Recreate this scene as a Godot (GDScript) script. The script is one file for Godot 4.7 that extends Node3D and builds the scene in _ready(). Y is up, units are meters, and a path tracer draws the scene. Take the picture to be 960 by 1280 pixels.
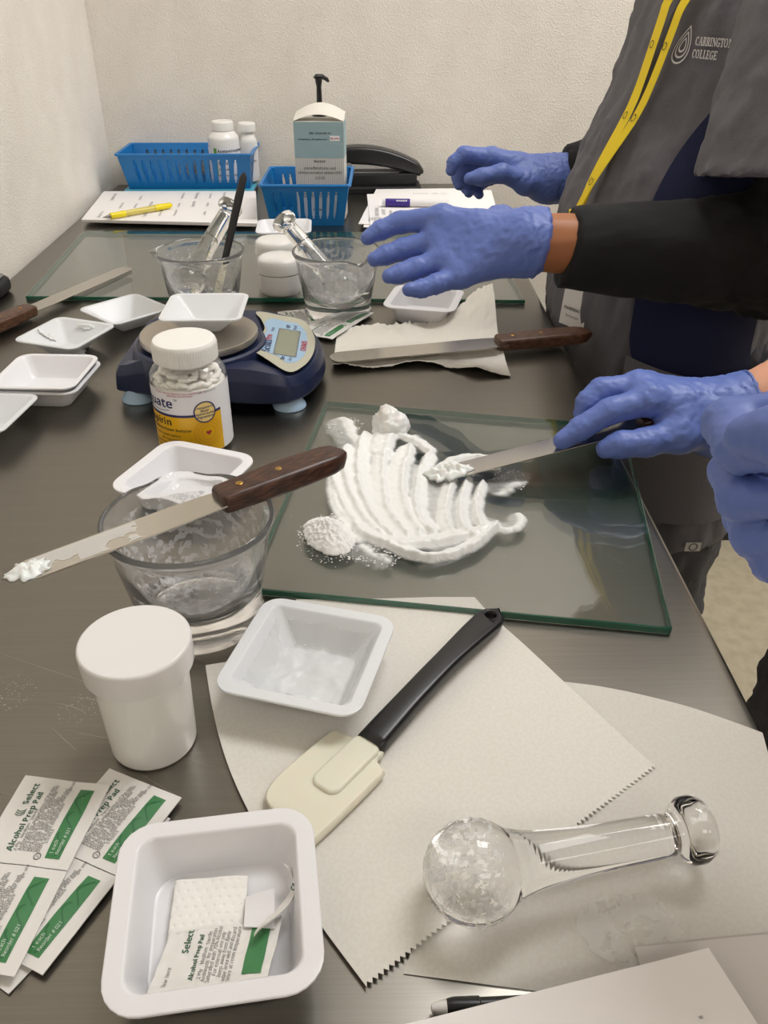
extends Node3D
# A compounding lab bench: steel table against a textured wall, glass slabs, mortars, weigh boats,
# a balance, and two gloved people working from the right-hand side. Metres, y up, table top at T.

const T := 0.9
const CEIL := 2.75
var M := {}

func _ready() -> void:
	# ---- camera -------------------------------------------------------------
	var cam := Camera3D.new()
	cam.name = "camera"
	cam.position = Vector3(0, 1.28, 0)
	cam.rotation = Vector3(deg_to_rad(-32.8), deg_to_rad(-0.9), 0)
	cam.fov = 62.26
	cam.near = 0.02
	cam.far = 40.0
	add_child(cam)
	cam.current = true
	# ---- environment --------------------------------------------------------
	var env := Environment.new()
	env.background_mode = Environment.BG_COLOR
	env.background_color = Color(0.02, 0.02, 0.02)
	env.tonemap_mode = Environment.TONE_MAPPER_LINEAR
	env.tonemap_exposure = 0.92
	env.sdfgi_enabled = true
	env.ssao_enabled = true
	env.ssil_enabled = true
	var we := WorldEnvironment.new()
	we.name = "world_environment"
	we.environment = env
	add_child(we)
	# ---- lights: ceiling panels, each a glowing diffuser with an area light -----
	materials()
	ceiling_light(Vector3(0.85, CEIL, -1.1), Vector2(1.2, 0.6), 3.0, "ceiling panel light above the steel table")
	ceiling_light(Vector3(0.85, CEIL, 1.5), Vector2(1.2, 0.6), 0.9, "ceiling panel light behind the camera")
	ceiling_light(Vector3(2.7, CEIL, -1.1), Vector2(1.2, 0.6), 1.9, "ceiling panel light over the aisle on the right")
	ceiling_light(Vector3(2.7, CEIL, 1.5), Vector2(1.2, 0.6), 0.8, "ceiling panel light at the back right of the room")
	# ---- the setting ---------------------------------------------------------
	room()
	table()
	# ---- things ---------------------------------------------------------------
	people()
	far_things()
	middle_things()
	near_things()

# ============================== mesh builder ==============================
class MB:
	var v := PackedVector3Array()
	var t := PackedVector2Array()
	var c := PackedColorArray()
	var f := PackedInt32Array()
	var tint := Color.WHITE
	var xf := Transform3D.IDENTITY

	func p(a: Vector3, uv := Vector2.ZERO) -> int:
		v.push_back(xf * a)
		t.push_back(uv)
		c.push_back(tint)
		return v.size() - 1

	func tri(a: int, b: int, d: int) -> void:
		f.push_back(a)
		f.push_back(b)
		f.push_back(d)

	func quad(a: int, b: int, d: int, e: int) -> void:
		tri(a, b, d)
		tri(a, d, e)

	# rings of equal point count, closed round; counter-clockwise seen from outside
	func loft(rings: Array, cap0 := true, cap1 := true) -> void:
		var n: int = rings[0].size()
		var first := v.size()
		for i in rings.size():
			for j in n:
				p(rings[i][j], Vector2(float(j) / n, float(i) / maxf(1, rings.size() - 1)))
		for i in rings.size() - 1:
			for j in n:
				var k := (j + 1) % n
				quad(first + i * n + j, first + i * n + k, first + (i + 1) * n + k, first + (i + 1) * n + j)
		for e in 2:
			if (e == 0 and not cap0) or (e == 1 and not cap1):
				continue
			var r: int = 0 if e == 0 else rings.size() - 1
			var m := Vector3.ZERO
			for q in rings[r]:
				m += q
			var mid := p(m / n, Vector2(0.5, 0.5))
			for j in n:
				var k := (j + 1) % n
				if e == 0:
					tri(mid, first + k, first + j)
				else:
					tri(mid, first + r * n + j, first + r * n + k)

	# profile of (radius, height) from the foot up the outside
	func lathe(prof: Array, seg := 48) -> void:
		var rows := []
		for i in prof.size():
			var q: Vector2 = prof[i]
			var row := []
			if q.x < 1e-6:
				row.push_back(p(Vector3(0, q.y, 0), Vector2(0.5, float(i) / prof.size())))
			else:
				for j in seg:
					var a := TAU * j / seg
					row.push_back(p(Vector3(cos(a) * q.x, q.y, -sin(a) * q.x), Vector2(float(j) / seg, float(i) / prof.size())))
			rows.push_back(row)
		for i in rows.size() - 1:
			var a: Array = rows[i]
			var b: Array = rows[i + 1]
			for j in seg:
				var k := (j + 1) % seg
				if a.size() == 1 and b.size() == 1:
					continue
				if a.size() == 1:
					tri(a[0], b[k], b[j])
				elif b.size() == 1:
					tri(a[j], a[k], b[0])
				else:
					quad(a[j], a[k], b[k], b[j])

	# a sheet of nu x nv cells from fn(u, v) -> Vector3, with uv = (u, v)
	func sheet(nu: int, nv: int, fn: Callable) -> void:
		var first := v.size()
		for j in nv + 1:
			for i in nu + 1:
				p(fn.call(float(i) / nu, float(j) / nv), Vector2(float(i) / nu, float(j) / nv))
		for j in nv:
			for i in nu:
				var a := first + j * (nu + 1) + i
				quad(a, a + 1, a + nu + 2, a + nu + 1)

	# the same with a thickness, closed round the rim
	func slabsheet(nu: int, nv: int, fn: Callable, thick: float) -> void:
		var first := v.size()
		sheet(nu, nv, fn)
		var n := v.size() - first
		var old := f.size()
		for i in n:
			p(xf.affine_inverse() * v[first + i] - Vector3(0, thick, 0), t[first + i])
		var w := nu + 1
		for j in nv:
			for i in nu:
				var a := first + n + j * w + i
				quad(a, a + w, a + w + 1, a + 1)
		for i in nu:
			var a := first + i
			quad(a, a + n, a + n + 1, a + 1)
			a = first + nv * w + i
			quad(a + 1, a + 1 + n, a + n, a)
		for j in nv:
			var a := first + j * w
			quad(a + w, a + w + n, a + n, a)
			a = first + j * w + nu
			quad(a, a + n, a + w + n, a + w)

	# a swept tube; radii may be Vector2 (side, up)
	func tube(path: Array, radii: Array, seg := 12, up := Vector3.UP) -> void:
		var rings := []
		for i in path.size():
			var a: Vector3 = path[maxi(i - 1, 0)]
			var b: Vector3 = path[mini(i + 1, path.size() - 1)]
			var d := (b - a).normalized()
			var s := up.cross(d)
			if s.length() < 0.05:
				s = Vector3.RIGHT.cross(d)
			s = s.normalized()
			var n := d.cross(s)
			var r = radii[mini(i, radii.size() - 1)]
			var rr: Vector2 = r if r is Vector2 else Vector2(r, r)
			var ring := PackedVector3Array()
			for j in seg:
				var w := TAU * j / seg
				ring.push_back(path[i] + s * cos(w) * rr.x + n * sin(w) * rr.y)
			rings.push_back(ring)
		loft(rings)

	# box with rounded plan corners (rc) and rounded top and bottom edges (re), standing on y = 0
	func rbox(w: float, h: float, d: float, rc := 0.002, re := 0.001, n := 4) -> void:
		var rings := []
		var m := 3
		for i in m + 1:
			var a := PI / 2 * i / m
			rings.push_back(MB.rrect(w, d, rc, re * (1 - sin(a)), re * (1 - cos(a)), n))
		for i in m + 1:
			var a := PI / 2 * i / m
			rings.push_back(MB.rrect(w, d, rc, re * (1 - cos(a)), h - re * (1 - sin(a)), n))
		loft(rings)

	static func rrect(w: float, d: float, rc: float, inset := 0.0, y := 0.0, n := 4) -> PackedVector3Array:
		var r := maxf(rc - inset, 0.0002)
		var x := w / 2 - inset - r
		var z := d / 2 - inset - r
		var out := PackedVector3Array()
		for k in 4:
			var cx: float = [x, -x, -x, x][k]
			var cz: float = [-z, -z, z, z][k]
			for i in n + 1:
				var a := PI / 2 * k + PI / 2 * i / n
				out.push_back(Vector3(cx + cos(a) * r, y, cz - sin(a) * r))
		return out

	# a flat outline in x/z given counter-clockwise from above, raised from y0 to y1 with a bevel
	func prism(poly: PackedVector2Array, y0: float, y1: float, bevel := 0.0) -> void:
		var area := 0.0
		for i in poly.size():
			area += poly[i].cross(poly[(i + 1) % poly.size()])
		if area > 0:
			poly.reverse()
		var inner := MB.inset(poly, bevel)
		var spec := [[inner, y0], [poly, y0 + bevel], [poly, y1 - bevel], [inner, y1]] if bevel > 0 else [[poly, y0], [poly, y1]]
		var rings := []
		for s in spec:
			var ring := PackedVector3Array()
			for q in s[0]:
				ring.push_back(Vector3(q.x, s[1], q.y))
			rings.push_back(ring)
		loft(rings, false, false)
		var flat := Geometry2D.triangulate_polygon(inner)
		for e in 2:
			var base := v.size()
			for q in inner:
				p(Vector3(q.x, y1 if e else y0, q.y), q)
			for i in range(0, flat.size(), 3):
				var a := inner[flat[i]]
				var s := (inner[flat[i + 1]] - a).cross(inner[flat[i + 2]] - a)
				if (s < 0) == (e == 1):
					tri(base + flat[i], base + flat[i + 1], base + flat[i + 2])
				else:
					tri(base + flat[i], base + flat[i + 2], base + flat[i + 1])

	static func inset(poly: PackedVector2Array, by: float) -> PackedVector2Array:
		var out := PackedVector2Array()
		var n := poly.size()
		for i in n:
			var a := (poly[i] - poly[(i + n - 1) % n]).normalized()
			var b := (poly[(i + 1) % n] - poly[i]).normalized()
			var m := (a + b).normalized()
			var s := maxf(0.35, absf(m.dot(a)))
			out.push_back(poly[i] + Vector2(m.y, -m.x) * by / s)
		return out

	# commit: faces turned outwards when solid, normals smoothed below the crease angle
	func mesh(crease := 40.0, solid := true) -> ArrayMesh:
		var nf := f.size() / 3
		var vol := 0.0
		if solid:
			for i in nf:
				vol += v[f[i * 3]].dot(v[f[i * 3 + 1]].cross(v[f[i * 3 + 2]]))
		if vol < 0:
			for i in nf:
				var s := f[i * 3]
				f[i * 3] = f[i * 3 + 1]
				f[i * 3 + 1] = s
		var weld := PackedInt32Array()
		weld.resize(v.size())
		var seen := {}
		for i in v.size():
			var key := Vector3i(v[i] * 50000.0)
			if not seen.has(key):
				seen[key] = seen.size()
			weld[i] = seen[key]
		var fnorm := PackedVector3Array()
		fnorm.resize(nf)
		for i in nf:
			fnorm[i] = (v[f[i * 3 + 1]] - v[f[i * 3]]).cross(v[f[i * 3 + 2]] - v[f[i * 3]])
		var ov := PackedVector3Array()
		var on := PackedVector3Array()
		var ot := PackedVector2Array()
		var oc := PackedColorArray()
		var oi := PackedInt32Array()
		if crease >= 180.0:
			var acc := PackedVector3Array()
			acc.resize(seen.size())
			for i in f.size():
				acc[weld[f[i]]] += fnorm[i / 3]
			ov = v
			ot = t
			oc = c
			on.resize(v.size())
			for i in v.size():
				on[i] = acc[weld[i]].normalized()
			for i in nf:
				oi.push_back(f[i * 3])
				oi.push_back(f[i * 3 + 2])
				oi.push_back(f[i * 3 + 1])
		else:
			var lim := cos(deg_to_rad(crease))
			var start := PackedInt32Array()
			start.resize(seen.size() + 1)
			for i in f.size():
				start[weld[f[i]] + 1] += 1
			for i in seen.size():
				start[i + 1] += start[i]
			var fill := start.duplicate()
			var adj := PackedInt32Array()
			adj.resize(f.size())
			for i in f.size():
				var w := weld[f[i]]
				adj[fill[w]] = i / 3
				fill[w] += 1
			var unit := PackedVector3Array()
			unit.resize(nf)
			for i in nf:
				unit[i] = fnorm[i].normalized()
			var made := {}
			for i in nf:
				for k in [0, 2, 1]:
					var id := f[i * 3 + k]
					var w := weld[id]
					var n := Vector3.ZERO
					for q in range(start[w], start[w + 1]):
						var g := adj[q]
						if unit[g].dot(unit[i]) > lim:
							n += fnorm[g]
					n = n.normalized()
					var key := Vector4i(id, int(n.x * 500), int(n.y * 500), int(n.z * 500))
					if not made.has(key):
						made[key] = ov.size()
						ov.push_back(v[id])
						on.push_back(n)
						ot.push_back(t[id])
						oc.push_back(c[id])
					oi.push_back(made[key])
		var a := []
		a.resize(Mesh.ARRAY_MAX)
		a[Mesh.ARRAY_VERTEX] = ov
		a[Mesh.ARRAY_NORMAL] = on
		a[Mesh.ARRAY_TEX_UV] = ot
		a[Mesh.ARRAY_COLOR] = oc
		a[Mesh.ARRAY_INDEX] = oi
		var m := ArrayMesh.new()
		m.add_surface_from_arrays(Mesh.PRIMITIVE_TRIANGLES, a)
		return m

# ============================== naming ==============================
func tag(o: Node, label: String, category: String, group := "") -> void:
	o.set_meta("label", label)
	o.set_meta("category", category)
	if group != "":
		o.set_meta("group", group)

func thing(called: String, label: String, category: String, at := Vector3.ZERO, turn := 0.0, group := "") -> Node3D:
	var o := Node3D.new()
	o.name = called
	add_child(o, true)
	o.position = at
	o.rotation.y = turn
	tag(o, label, category, group)
	return o

func part(parent: Node, called: String, m: Mesh, mt: Material, label := "") -> MeshInstance3D:
	var o := MeshInstance3D.new()
	o.name = called
	o.mesh = m
	o.material_override = mt
	parent.add_child(o, true)
	if label != "":
		o.set_meta("label", label)
	return o

func struct(called: String, m: Mesh, mt: Material) -> MeshInstance3D:
	var o := part(self, called, m, mt)
	o.set_meta("kind", "structure")
	return o

func copy_of(o: Node3D, at: Vector3, turn: float, label: String) -> Node3D:
	var d: Node3D = o.duplicate()
	add_child(d, true)
	d.position = at
	d.rotation = Vector3(0, turn, 0)
	d.set_meta("label", label)
	return d

func box_mesh(lo: Vector3, hi: Vector3, bev := 0.002) -> ArrayMesh:
	var b := MB.new()
	var s := hi - lo
	b.xf = Transform3D(Basis(), Vector3((lo.x + hi.x) / 2, lo.y, (lo.z + hi.z) / 2))
	b.rbox(s.x, s.y, s.z, bev, bev, 2)
	return b.mesh()

# points of a smooth curve through the given points
func curve(pts: Array, n: int) -> Array:
	var out := []
	var k := pts.size() - 1
	for i in n + 1:
		var s := float(i) / n * k
		var j := mini(int(s), k - 1)
		var a = pts[maxi(j - 1, 0)]
		var b = pts[j]
		var d = pts[j + 1]
		var e = pts[mini(j + 2, k)]
		out.push_back(b.cubic_interpolate(d, a, e, s - j))
	return out

# ============================== lettering ==============================
var fonts := {}
func font(style: String) -> Font:
	if not fonts.has(style):
		var f := SystemFont.new()
		f.font_names = PackedStringArray(["Droid Serif" if style.begins_with("serif") else "Droid Sans"])
		if style.ends_with("bold"):
			f.font_weight = 700
		fonts[style] = f
	return fonts[style]

# adds lettering in the x/y plane, centre (align 0), left (-1) or right (1) at the origin of at; size = em height; bend(Vector3) may wrap it
func letters(b: MB, words: String, size: float, at: Transform3D, style := "sans", align := 0, bend = null) -> void:
	var m := TextMesh.new()
	m.text = words
	m.font = font(style)
	m.font_size = 24
	m.pixel_size = size / 24.0
	m.depth = 0.0
	m.curve_step = 3.0
	m.horizontal_alignment = [HORIZONTAL_ALIGNMENT_LEFT, HORIZONTAL_ALIGNMENT_CENTER, HORIZONTAL_ALIGNMENT_RIGHT][align + 1]
	m.vertical_alignment = VERTICAL_ALIGNMENT_CENTER
	var a := m.get_mesh_arrays()
	if a.is_empty():
		return
	var vs: PackedVector3Array = a[Mesh.ARRAY_VERTEX]
	var ix: PackedInt32Array = a[Mesh.ARRAY_INDEX] if a[Mesh.ARRAY_INDEX] != null else PackedInt32Array(range(vs.size()))
	var first := b.v.size()
	for q in vs:
		var w := at * q
		b.p(bend.call(w) if bend != null else w)
	for i in range(0, ix.size(), 3):
		b.tri(first + ix[i], first + ix[i + 2], first + ix[i + 1])

# a flat rectangle of print, in the x/y plane of at
func patch(b: MB, w: float, h: float, at: Transform3D, bend = null, nu := 1, nv := 1) -> void:
	b.sheet(nu, nv, func(u: float, s: float) -> Vector3:
		var q := at * Vector3((u - 0.5) * w, (s - 0.5) * h, 0)
		return bend.call(q) if bend != null else q)

# lay x/y artwork flat on a table: x stays x, y goes away (-z), print faces up
func lying(at: Vector3, turn := 0.0) -> Transform3D:
	return Transform3D(Basis(Vector3.UP, turn) * Basis(Vector3.RIGHT, -PI / 2), at)

# ============================== materials ==============================
func mat(called: String, col: Color, rough: float, metal := 0.0) -> StandardMaterial3D:
	var m := StandardMaterial3D.new()
	m.resource_name = called
	m.albedo_color = col
	m.roughness = rough
	m.metallic = metal
	M[called] = m
	return m

func noise(freq: float, octaves := 4, kind := FastNoiseLite.TYPE_SIMPLEX_SMOOTH, sd := 1) -> FastNoiseLite:
	var n := FastNoiseLite.new()
	n.seed = sd
	n.noise_type = kind
	n.frequency = freq
	n.fractal_octaves = octaves
	return n

func tex(n: FastNoiseLite, a: Color, b: Color, side := 512, lo := 0.0, hi := 1.0) -> NoiseTexture2D:
	var t := NoiseTexture2D.new()
	t.width = side
	t.height = side
	t.seamless = true
	t.noise = n
	var g := Gradient.new()
	g.set_color(0, a)
	g.set_color(1, b)
	g.set_offset(0, lo)
	g.set_offset(1, hi)
	t.color_ramp = g
	return t

func grain(m: StandardMaterial3D, scale: Vector3, t: Texture2D, world := true) -> void:
	m.albedo_texture = t
	m.uv1_triplanar = true
	m.uv1_world_triplanar = world
	m.uv1_scale = scale

func relief(m: StandardMaterial3D, t: Texture2D, cm: float) -> void:
	m.heightmap_enabled = true
	m.heightmap_texture = t
	m.heightmap_scale = cm

func hexc(h: String) -> Color:
	return Color.html(h)

func materials() -> void:
	var w := mat("wall_paint", hexc("f0eae0"), 0.7)
	grain(w, Vector3(3.2, 3.2, 3.2), tex(noise(0.01, 3), Color(0.97, 0.965, 0.96), Color(1, 1, 1), 256))
	relief(w, tex(noise(0.055, 2, FastNoiseLite.TYPE_SIMPLEX, 5), Color.BLACK, Color.WHITE, 1024, 0.52, 0.98), 0.05)
	mat("ceiling_tile", hexc("e8e6e0"), 0.9)
	var fl := mat("floor_tile", hexc("b0a68f"), 0.45)
	grain(fl, Vector3(2, 2, 2), tex(noise(0.02, 5, FastNoiseLite.TYPE_SIMPLEX, 9), Color(0.92, 0.915, 0.9), Color(1, 1, 1), 512, 0.1, 0.9))
	mat("black_rubber", hexc("141414"), 0.5)
	var st := mat("brushed_steel", hexc("87837b"), 0.4, 1.0)
	var brush := tex(noise(0.02, 4, FastNoiseLite.TYPE_SIMPLEX, 3), Color(0.97, 0.97, 0.97), Color(1, 1, 1), 512, 0.2, 0.8)
	grain(st, Vector3(0.35, 0.35, 45), brush)
	st.roughness = 0.31
	st.roughness_texture = brush
	relief(st, brush, 0.0006)
	var bl := mat("blade_steel", hexc("c8c4bc"), 0.22, 1.0)
	grain(bl, Vector3(6, 6, 150), brush, false)
	mat("pan_steel", hexc("bdb6ac"), 0.36, 1.0)
	mat("chrome", hexc("d8d8d8"), 0.12, 1.0)
	mat("brass", hexc("b08a4a"), 0.35, 1.0)
	var wd := mat("rosewood", hexc("5a3a2a"), 0.38)
	grain(wd, Vector3(6, 60, 60), tex(noise(0.02, 4, FastNoiseLite.TYPE_SIMPLEX, 12), Color(0.5, 0.42, 0.4), Color(1, 0.95, 0.9), 512, 0.25, 0.75), false)
	var wl := mat("walnut", hexc("70503a"), 0.42)
	grain(wl, Vector3(6, 60, 60), tex(noise(0.02, 4, FastNoiseLite.TYPE_SIMPLEX, 14), Color(0.5, 0.42, 0.4), Color(1, 0.95, 0.9), 512, 0.25, 0.75), false)
	var g := mat("clear_glass", Color(1, 1, 1, 0.0), 0.0)
	g.refraction_enabled = true
	g.refraction_scale = 0.05
	g.transparency = BaseMaterial3D.TRANSPARENCY_ALPHA
	var mg := mat("mortar_glass", Color(1, 1, 1, 0.065), 0.0)
	mg.refraction_enabled = true
	mg.refraction_scale = 0.036
	mg.transparency = BaseMaterial3D.TRANSPARENCY_ALPHA
	var s := mat("slab_glass", Color(0.3, 0.42, 0.36, 0.09), 0.02)
	s.transparency = BaseMaterial3D.TRANSPARENCY_ALPHA
	var se := mat("slab_glass_edge", Color(0.06, 0.36, 0.27, 0.93), 0.12)
	se.transparency = BaseMaterial3D.TRANSPARENCY_ALPHA
	var cp := mat("clear_plastic", Color(0.95, 0.95, 0.94, 0.06), 0.08)
	cp.transparency = BaseMaterial3D.TRANSPARENCY_ALPHA
	var bo := mat("boat_plastic", hexc("efeef0"), 0.3)
	bo.backlight_enabled = true
	bo.backlight = Color(0.3, 0.3, 0.3)
	var bt := mat("boat_plastic_thin", hexc("eef0f2"), 0.3)
	bt.backlight_enabled = true
	bt.backlight = Color(0.55, 0.55, 0.55)
	mat("white_plastic", hexc("e8e5e3"), 0.28)
	mat("white_cap", hexc("f0eee8"), 0.4)
	mat("white_gloss", hexc("f1efea"), 0.15)
	var cr := mat("cream", hexc("f3f2ee"), 0.32)
	cr.subsurf_scatter_enabled = true
	cr.subsurf_scatter_strength = 0.15
	var cs := mat("cream_spread", hexc("f0f0ed"), 0.3)
	cs.transparency = BaseMaterial3D.TRANSPARENCY_ALPHA
	cs.vertex_color_use_as_albedo = true
	var cf := mat("cream_film", Color(0.90, 0.93, 0.92, 0.36), 0.4)
	cf.transparency = BaseMaterial3D.TRANSPARENCY_ALPHA
	mat("ointment_clear", Color(0.96, 0.96, 0.955, 0.4), 0.28).transparency = BaseMaterial3D.TRANSPARENCY_ALPHA
	var pw := mat("powder", hexc("f4f2ee"), 0.95)
	relief(pw, tex(noise(0.05, 4), Color.BLACK, Color.WHITE, 256), 0.05)
	pw.uv1_triplanar = true
	pw.uv1_scale = Vector3(20, 20, 20)
	var rs := mat("powder_residue", Color(0.95, 0.95, 0.95, 0.38), 0.9)
	rs.transparency = BaseMaterial3D.TRANSPARENCY_ALPHA
	mat("powder_haze", Color(0.94, 0.94, 0.94, 0.18), 0.9).transparency = BaseMaterial3D.TRANSPARENCY_ALPHA
	mat("powder_smear", Color(0.95, 0.95, 0.94, 0.22), 0.9).transparency = BaseMaterial3D.TRANSPARENCY_ALPHA
	mat("tablet", hexc("f2efe6"), 0.5)
	var pc := mat("parchment", Color(0.94, 0.925, 0.89, 0.86), 0.62)
	grain(pc, Vector3(9, 9, 9), tex(noise(0.06, 4, FastNoiseLite.TYPE_SIMPLEX, 21), Color(0.985, 0.98, 0.975), Color(1, 1, 1), 512, 0.3, 0.7))
	pc.transparency = BaseMaterial3D.TRANSPARENCY_ALPHA
	relief(pc, tex(noise(0.05, 3, FastNoiseLite.TYPE_SIMPLEX, 22), Color.BLACK, Color.WHITE, 512), 0.0016)
	pc.backlight_enabled = true
	pc.backlight = Color(0.3, 0.29, 0.27)
	var pg: StandardMaterial3D = pc.duplicate()
	pg.resource_name = "parchment_single"
	pg.albedo_color.a = 0.7
	M["parchment_single"] = pg
	var tw := mat("white_tissue", hexc("e8e3d8"), 0.8)
	relief(tw, tex(noise(0.03, 3, FastNoiseLite.TYPE_CELLULAR, 4), Color.BLACK, Color.WHITE, 256), 0.02)
	tw.uv1_triplanar = true
	tw.uv1_scale = Vector3(30, 30, 30)
	mat("paper", hexc("f2eeeb"), 0.85)
	mat("paper_dull", hexc("d5cfca"), 0.85)
	var pk := mat("packet_paper", hexc("e6e3de"), 0.55)
	relief(pk, tex(noise(0.02, 3, FastNoiseLite.TYPE_SIMPLEX, 31), Color.BLACK, Color.WHITE, 256), 0.02)
	pk.uv1_triplanar = true
	pk.uv1_scale = Vector3(12, 12, 12)
	mat("foil", hexc("d8d8d6"), 0.35, 0.8)
	var gz := mat("gauze_cloth", hexc("f2f0ea"), 0.9)
	gz.uv1_triplanar = true
	mat("ink_black", hexc("2a2a2c"), 0.7)
	mat("ink_grey", hexc("6f6f70"), 0.7)
	mat("ink_green", hexc("2e5b45"), 0.6)
	mat("bar_green", hexc("3f7f4c"), 0.5)
	mat("bar_green_dark", hexc("2f6b40"), 0.5)
	mat("bar_text", hexc("cfe3cf"), 0.5)
	mat("ink_red", hexc("b8323a"), 0.6)
	mat("ink_navy", hexc("2b2c62"), 0.5)
	mat("label_white", hexc("f0eef0"), 0.3)
	mat("label_yellow", hexc("f0b818"), 0.3)
	mat("label_gold", hexc("e8a820"), 0.3)
	mat("label_pale", hexc("f6d98c"), 0.3)
	mat("navy_plastic", hexc("1b2544"), 0.34)
	mat("foot_blue", hexc("a9c4dc"), 0.35)
	mat("panel_beige", hexc("b9b6a2"), 0.4)
	mat("panel_blue", hexc("9dbbd4"), 0.4)
	mat("lcd", hexc("8a8e78"), 0.15)
	mat("basket_blue", hexc("0f74b8"), 0.35)
	mat("teal_plastic", hexc("58b4cc"), 0.35)
	mat("black_plastic", hexc("1a1a1b"), 0.32)
	mat("black_matte", hexc("19191a"), 0.55)
	mat("grey_plastic", hexc("7d7d7c"), 0.5)
	mat("carton_white", hexc("e2ded4"), 0.6)
	mat("carton_teal", hexc("98b2b6"), 0.55)
	mat("carton_stripe", hexc("c4c3bf"), 0.6)
	mat("pen_yellow", hexc("f2dc10"), 0.25)
	mat("pen_yellow_clear", Color(0.93, 0.85, 0.25, 0.6), 0.15).transparency = BaseMaterial3D.TRANSPARENCY_ALPHA
	mat("marker_purple", hexc("3a1f86"), 0.35)
	var rb := mat("silicone_cream", hexc("e8e0cc"), 0.45)
	rb.subsurf_scatter_enabled = true
	rb.subsurf_scatter_strength = 0.2
	mat("bottle_green", hexc("6aa83a"), 0.4)
	var dif := mat("light_diffuser", hexc("ffffff"), 0.5)
	dif.emission_enabled = true
	dif.emission = Color(1.0, 0.95, 0.87)
	dif.emission_energy_multiplier = 1.5
	mat("light_frame", hexc("e6e6e4"), 0.4)

# ============================== the setting ==============================
func ceiling_light(at: Vector3, size: Vector2, energy: float, label: String) -> void:
	var o := thing("ceiling_light", label, "ceiling light", at)
	o.set_meta("group", "ceiling panel lights")
	var fr := MB.new()
	for s in [-1.0, 1.0]:
		fr.xf = Transform3D(Basis(), Vector3(s * (size.x / 2 + 0.015), -0.03, 0))
		fr.rbox(0.03, 0.03, size.y + 0.06, 0.002, 0.002, 2)
		fr.xf = Transform3D(Basis(), Vector3(0, -0.03, s * (size.y / 2 + 0.015)))
		fr.rbox(size.x, 0.03, 0.03, 0.002, 0.002, 2)
	part(o, "frame", fr.mesh(), M.light_frame)
	part(o, "diffuser", box_mesh(Vector3(-size.x / 2, -0.022, -size.y / 2), Vector3(size.x / 2, -0.002, size.y / 2)), M.light_diffuser)
	var l := AreaLight3D.new()
	l.name = "panel_glow"
	l.area_size = size
	l.light_energy = energy
	l.light_color = Color(0.985, 0.99, 1.0)
	l.area_range = 12.0
	l.area_attenuation = 2.0
	l.shadow_enabled = true
	l.position = Vector3(0, -0.034, 0)
	l.rotation.x = -PI / 2
	o.add_child(l)

func room() -> void:
	var X0 := -0.527
	var X1 := 3.6
	var Z0 := -1.845
	var Z1 := 2.6
	struct("floor", box_mesh(Vector3(X0 - 0.1, -0.1, Z0 - 0.1), Vector3(X1 + 0.1, 0, Z1 + 0.1)), M.floor_tile)
	struct("ceiling", box_mesh(Vector3(X0 - 0.1, CEIL, Z0 - 0.1), Vector3(X1 + 0.1, CEIL + 0.1, Z1 + 0.1)), M.ceiling_tile)
	struct("wall_back", box_mesh(Vector3(X0 - 0.1, 0, Z0 - 0.1), Vector3(X1 + 0.1, CEIL, Z0)), M.wall_paint)
	struct("wall_left", box_mesh(Vector3(X0 - 0.1, 0, Z0), Vector3(X0, CEIL, Z1)), M.wall_paint)
	struct("wall_right", box_mesh(Vector3(X1, 0, Z0), Vector3(X1 + 0.1, CEIL, Z1)), M.wall_paint)
	struct("wall_front", box_mesh(Vector3(X0 - 0.1, 0, Z1), Vector3(X1 + 0.1, CEIL, Z1 + 0.1)), M.wall_paint)
	var bb := MB.new()
	var prof := [Vector2(0, 0), Vector2(0.012, 0), Vector2(0.007, 0.012), Vector2(0.005, 0.095), Vector2(0, 0.1)]
	var rings := []
	for x in [0.3, X1]:
		var ring := PackedVector3Array()
		for q in prof:
			ring.push_back(Vector3(x, q.y, Z0 + q.x))
		rings.push_back(ring)
	bb.loft(rings)
	struct("baseboard_back", bb.mesh(30), M.black_rubber)

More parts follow.
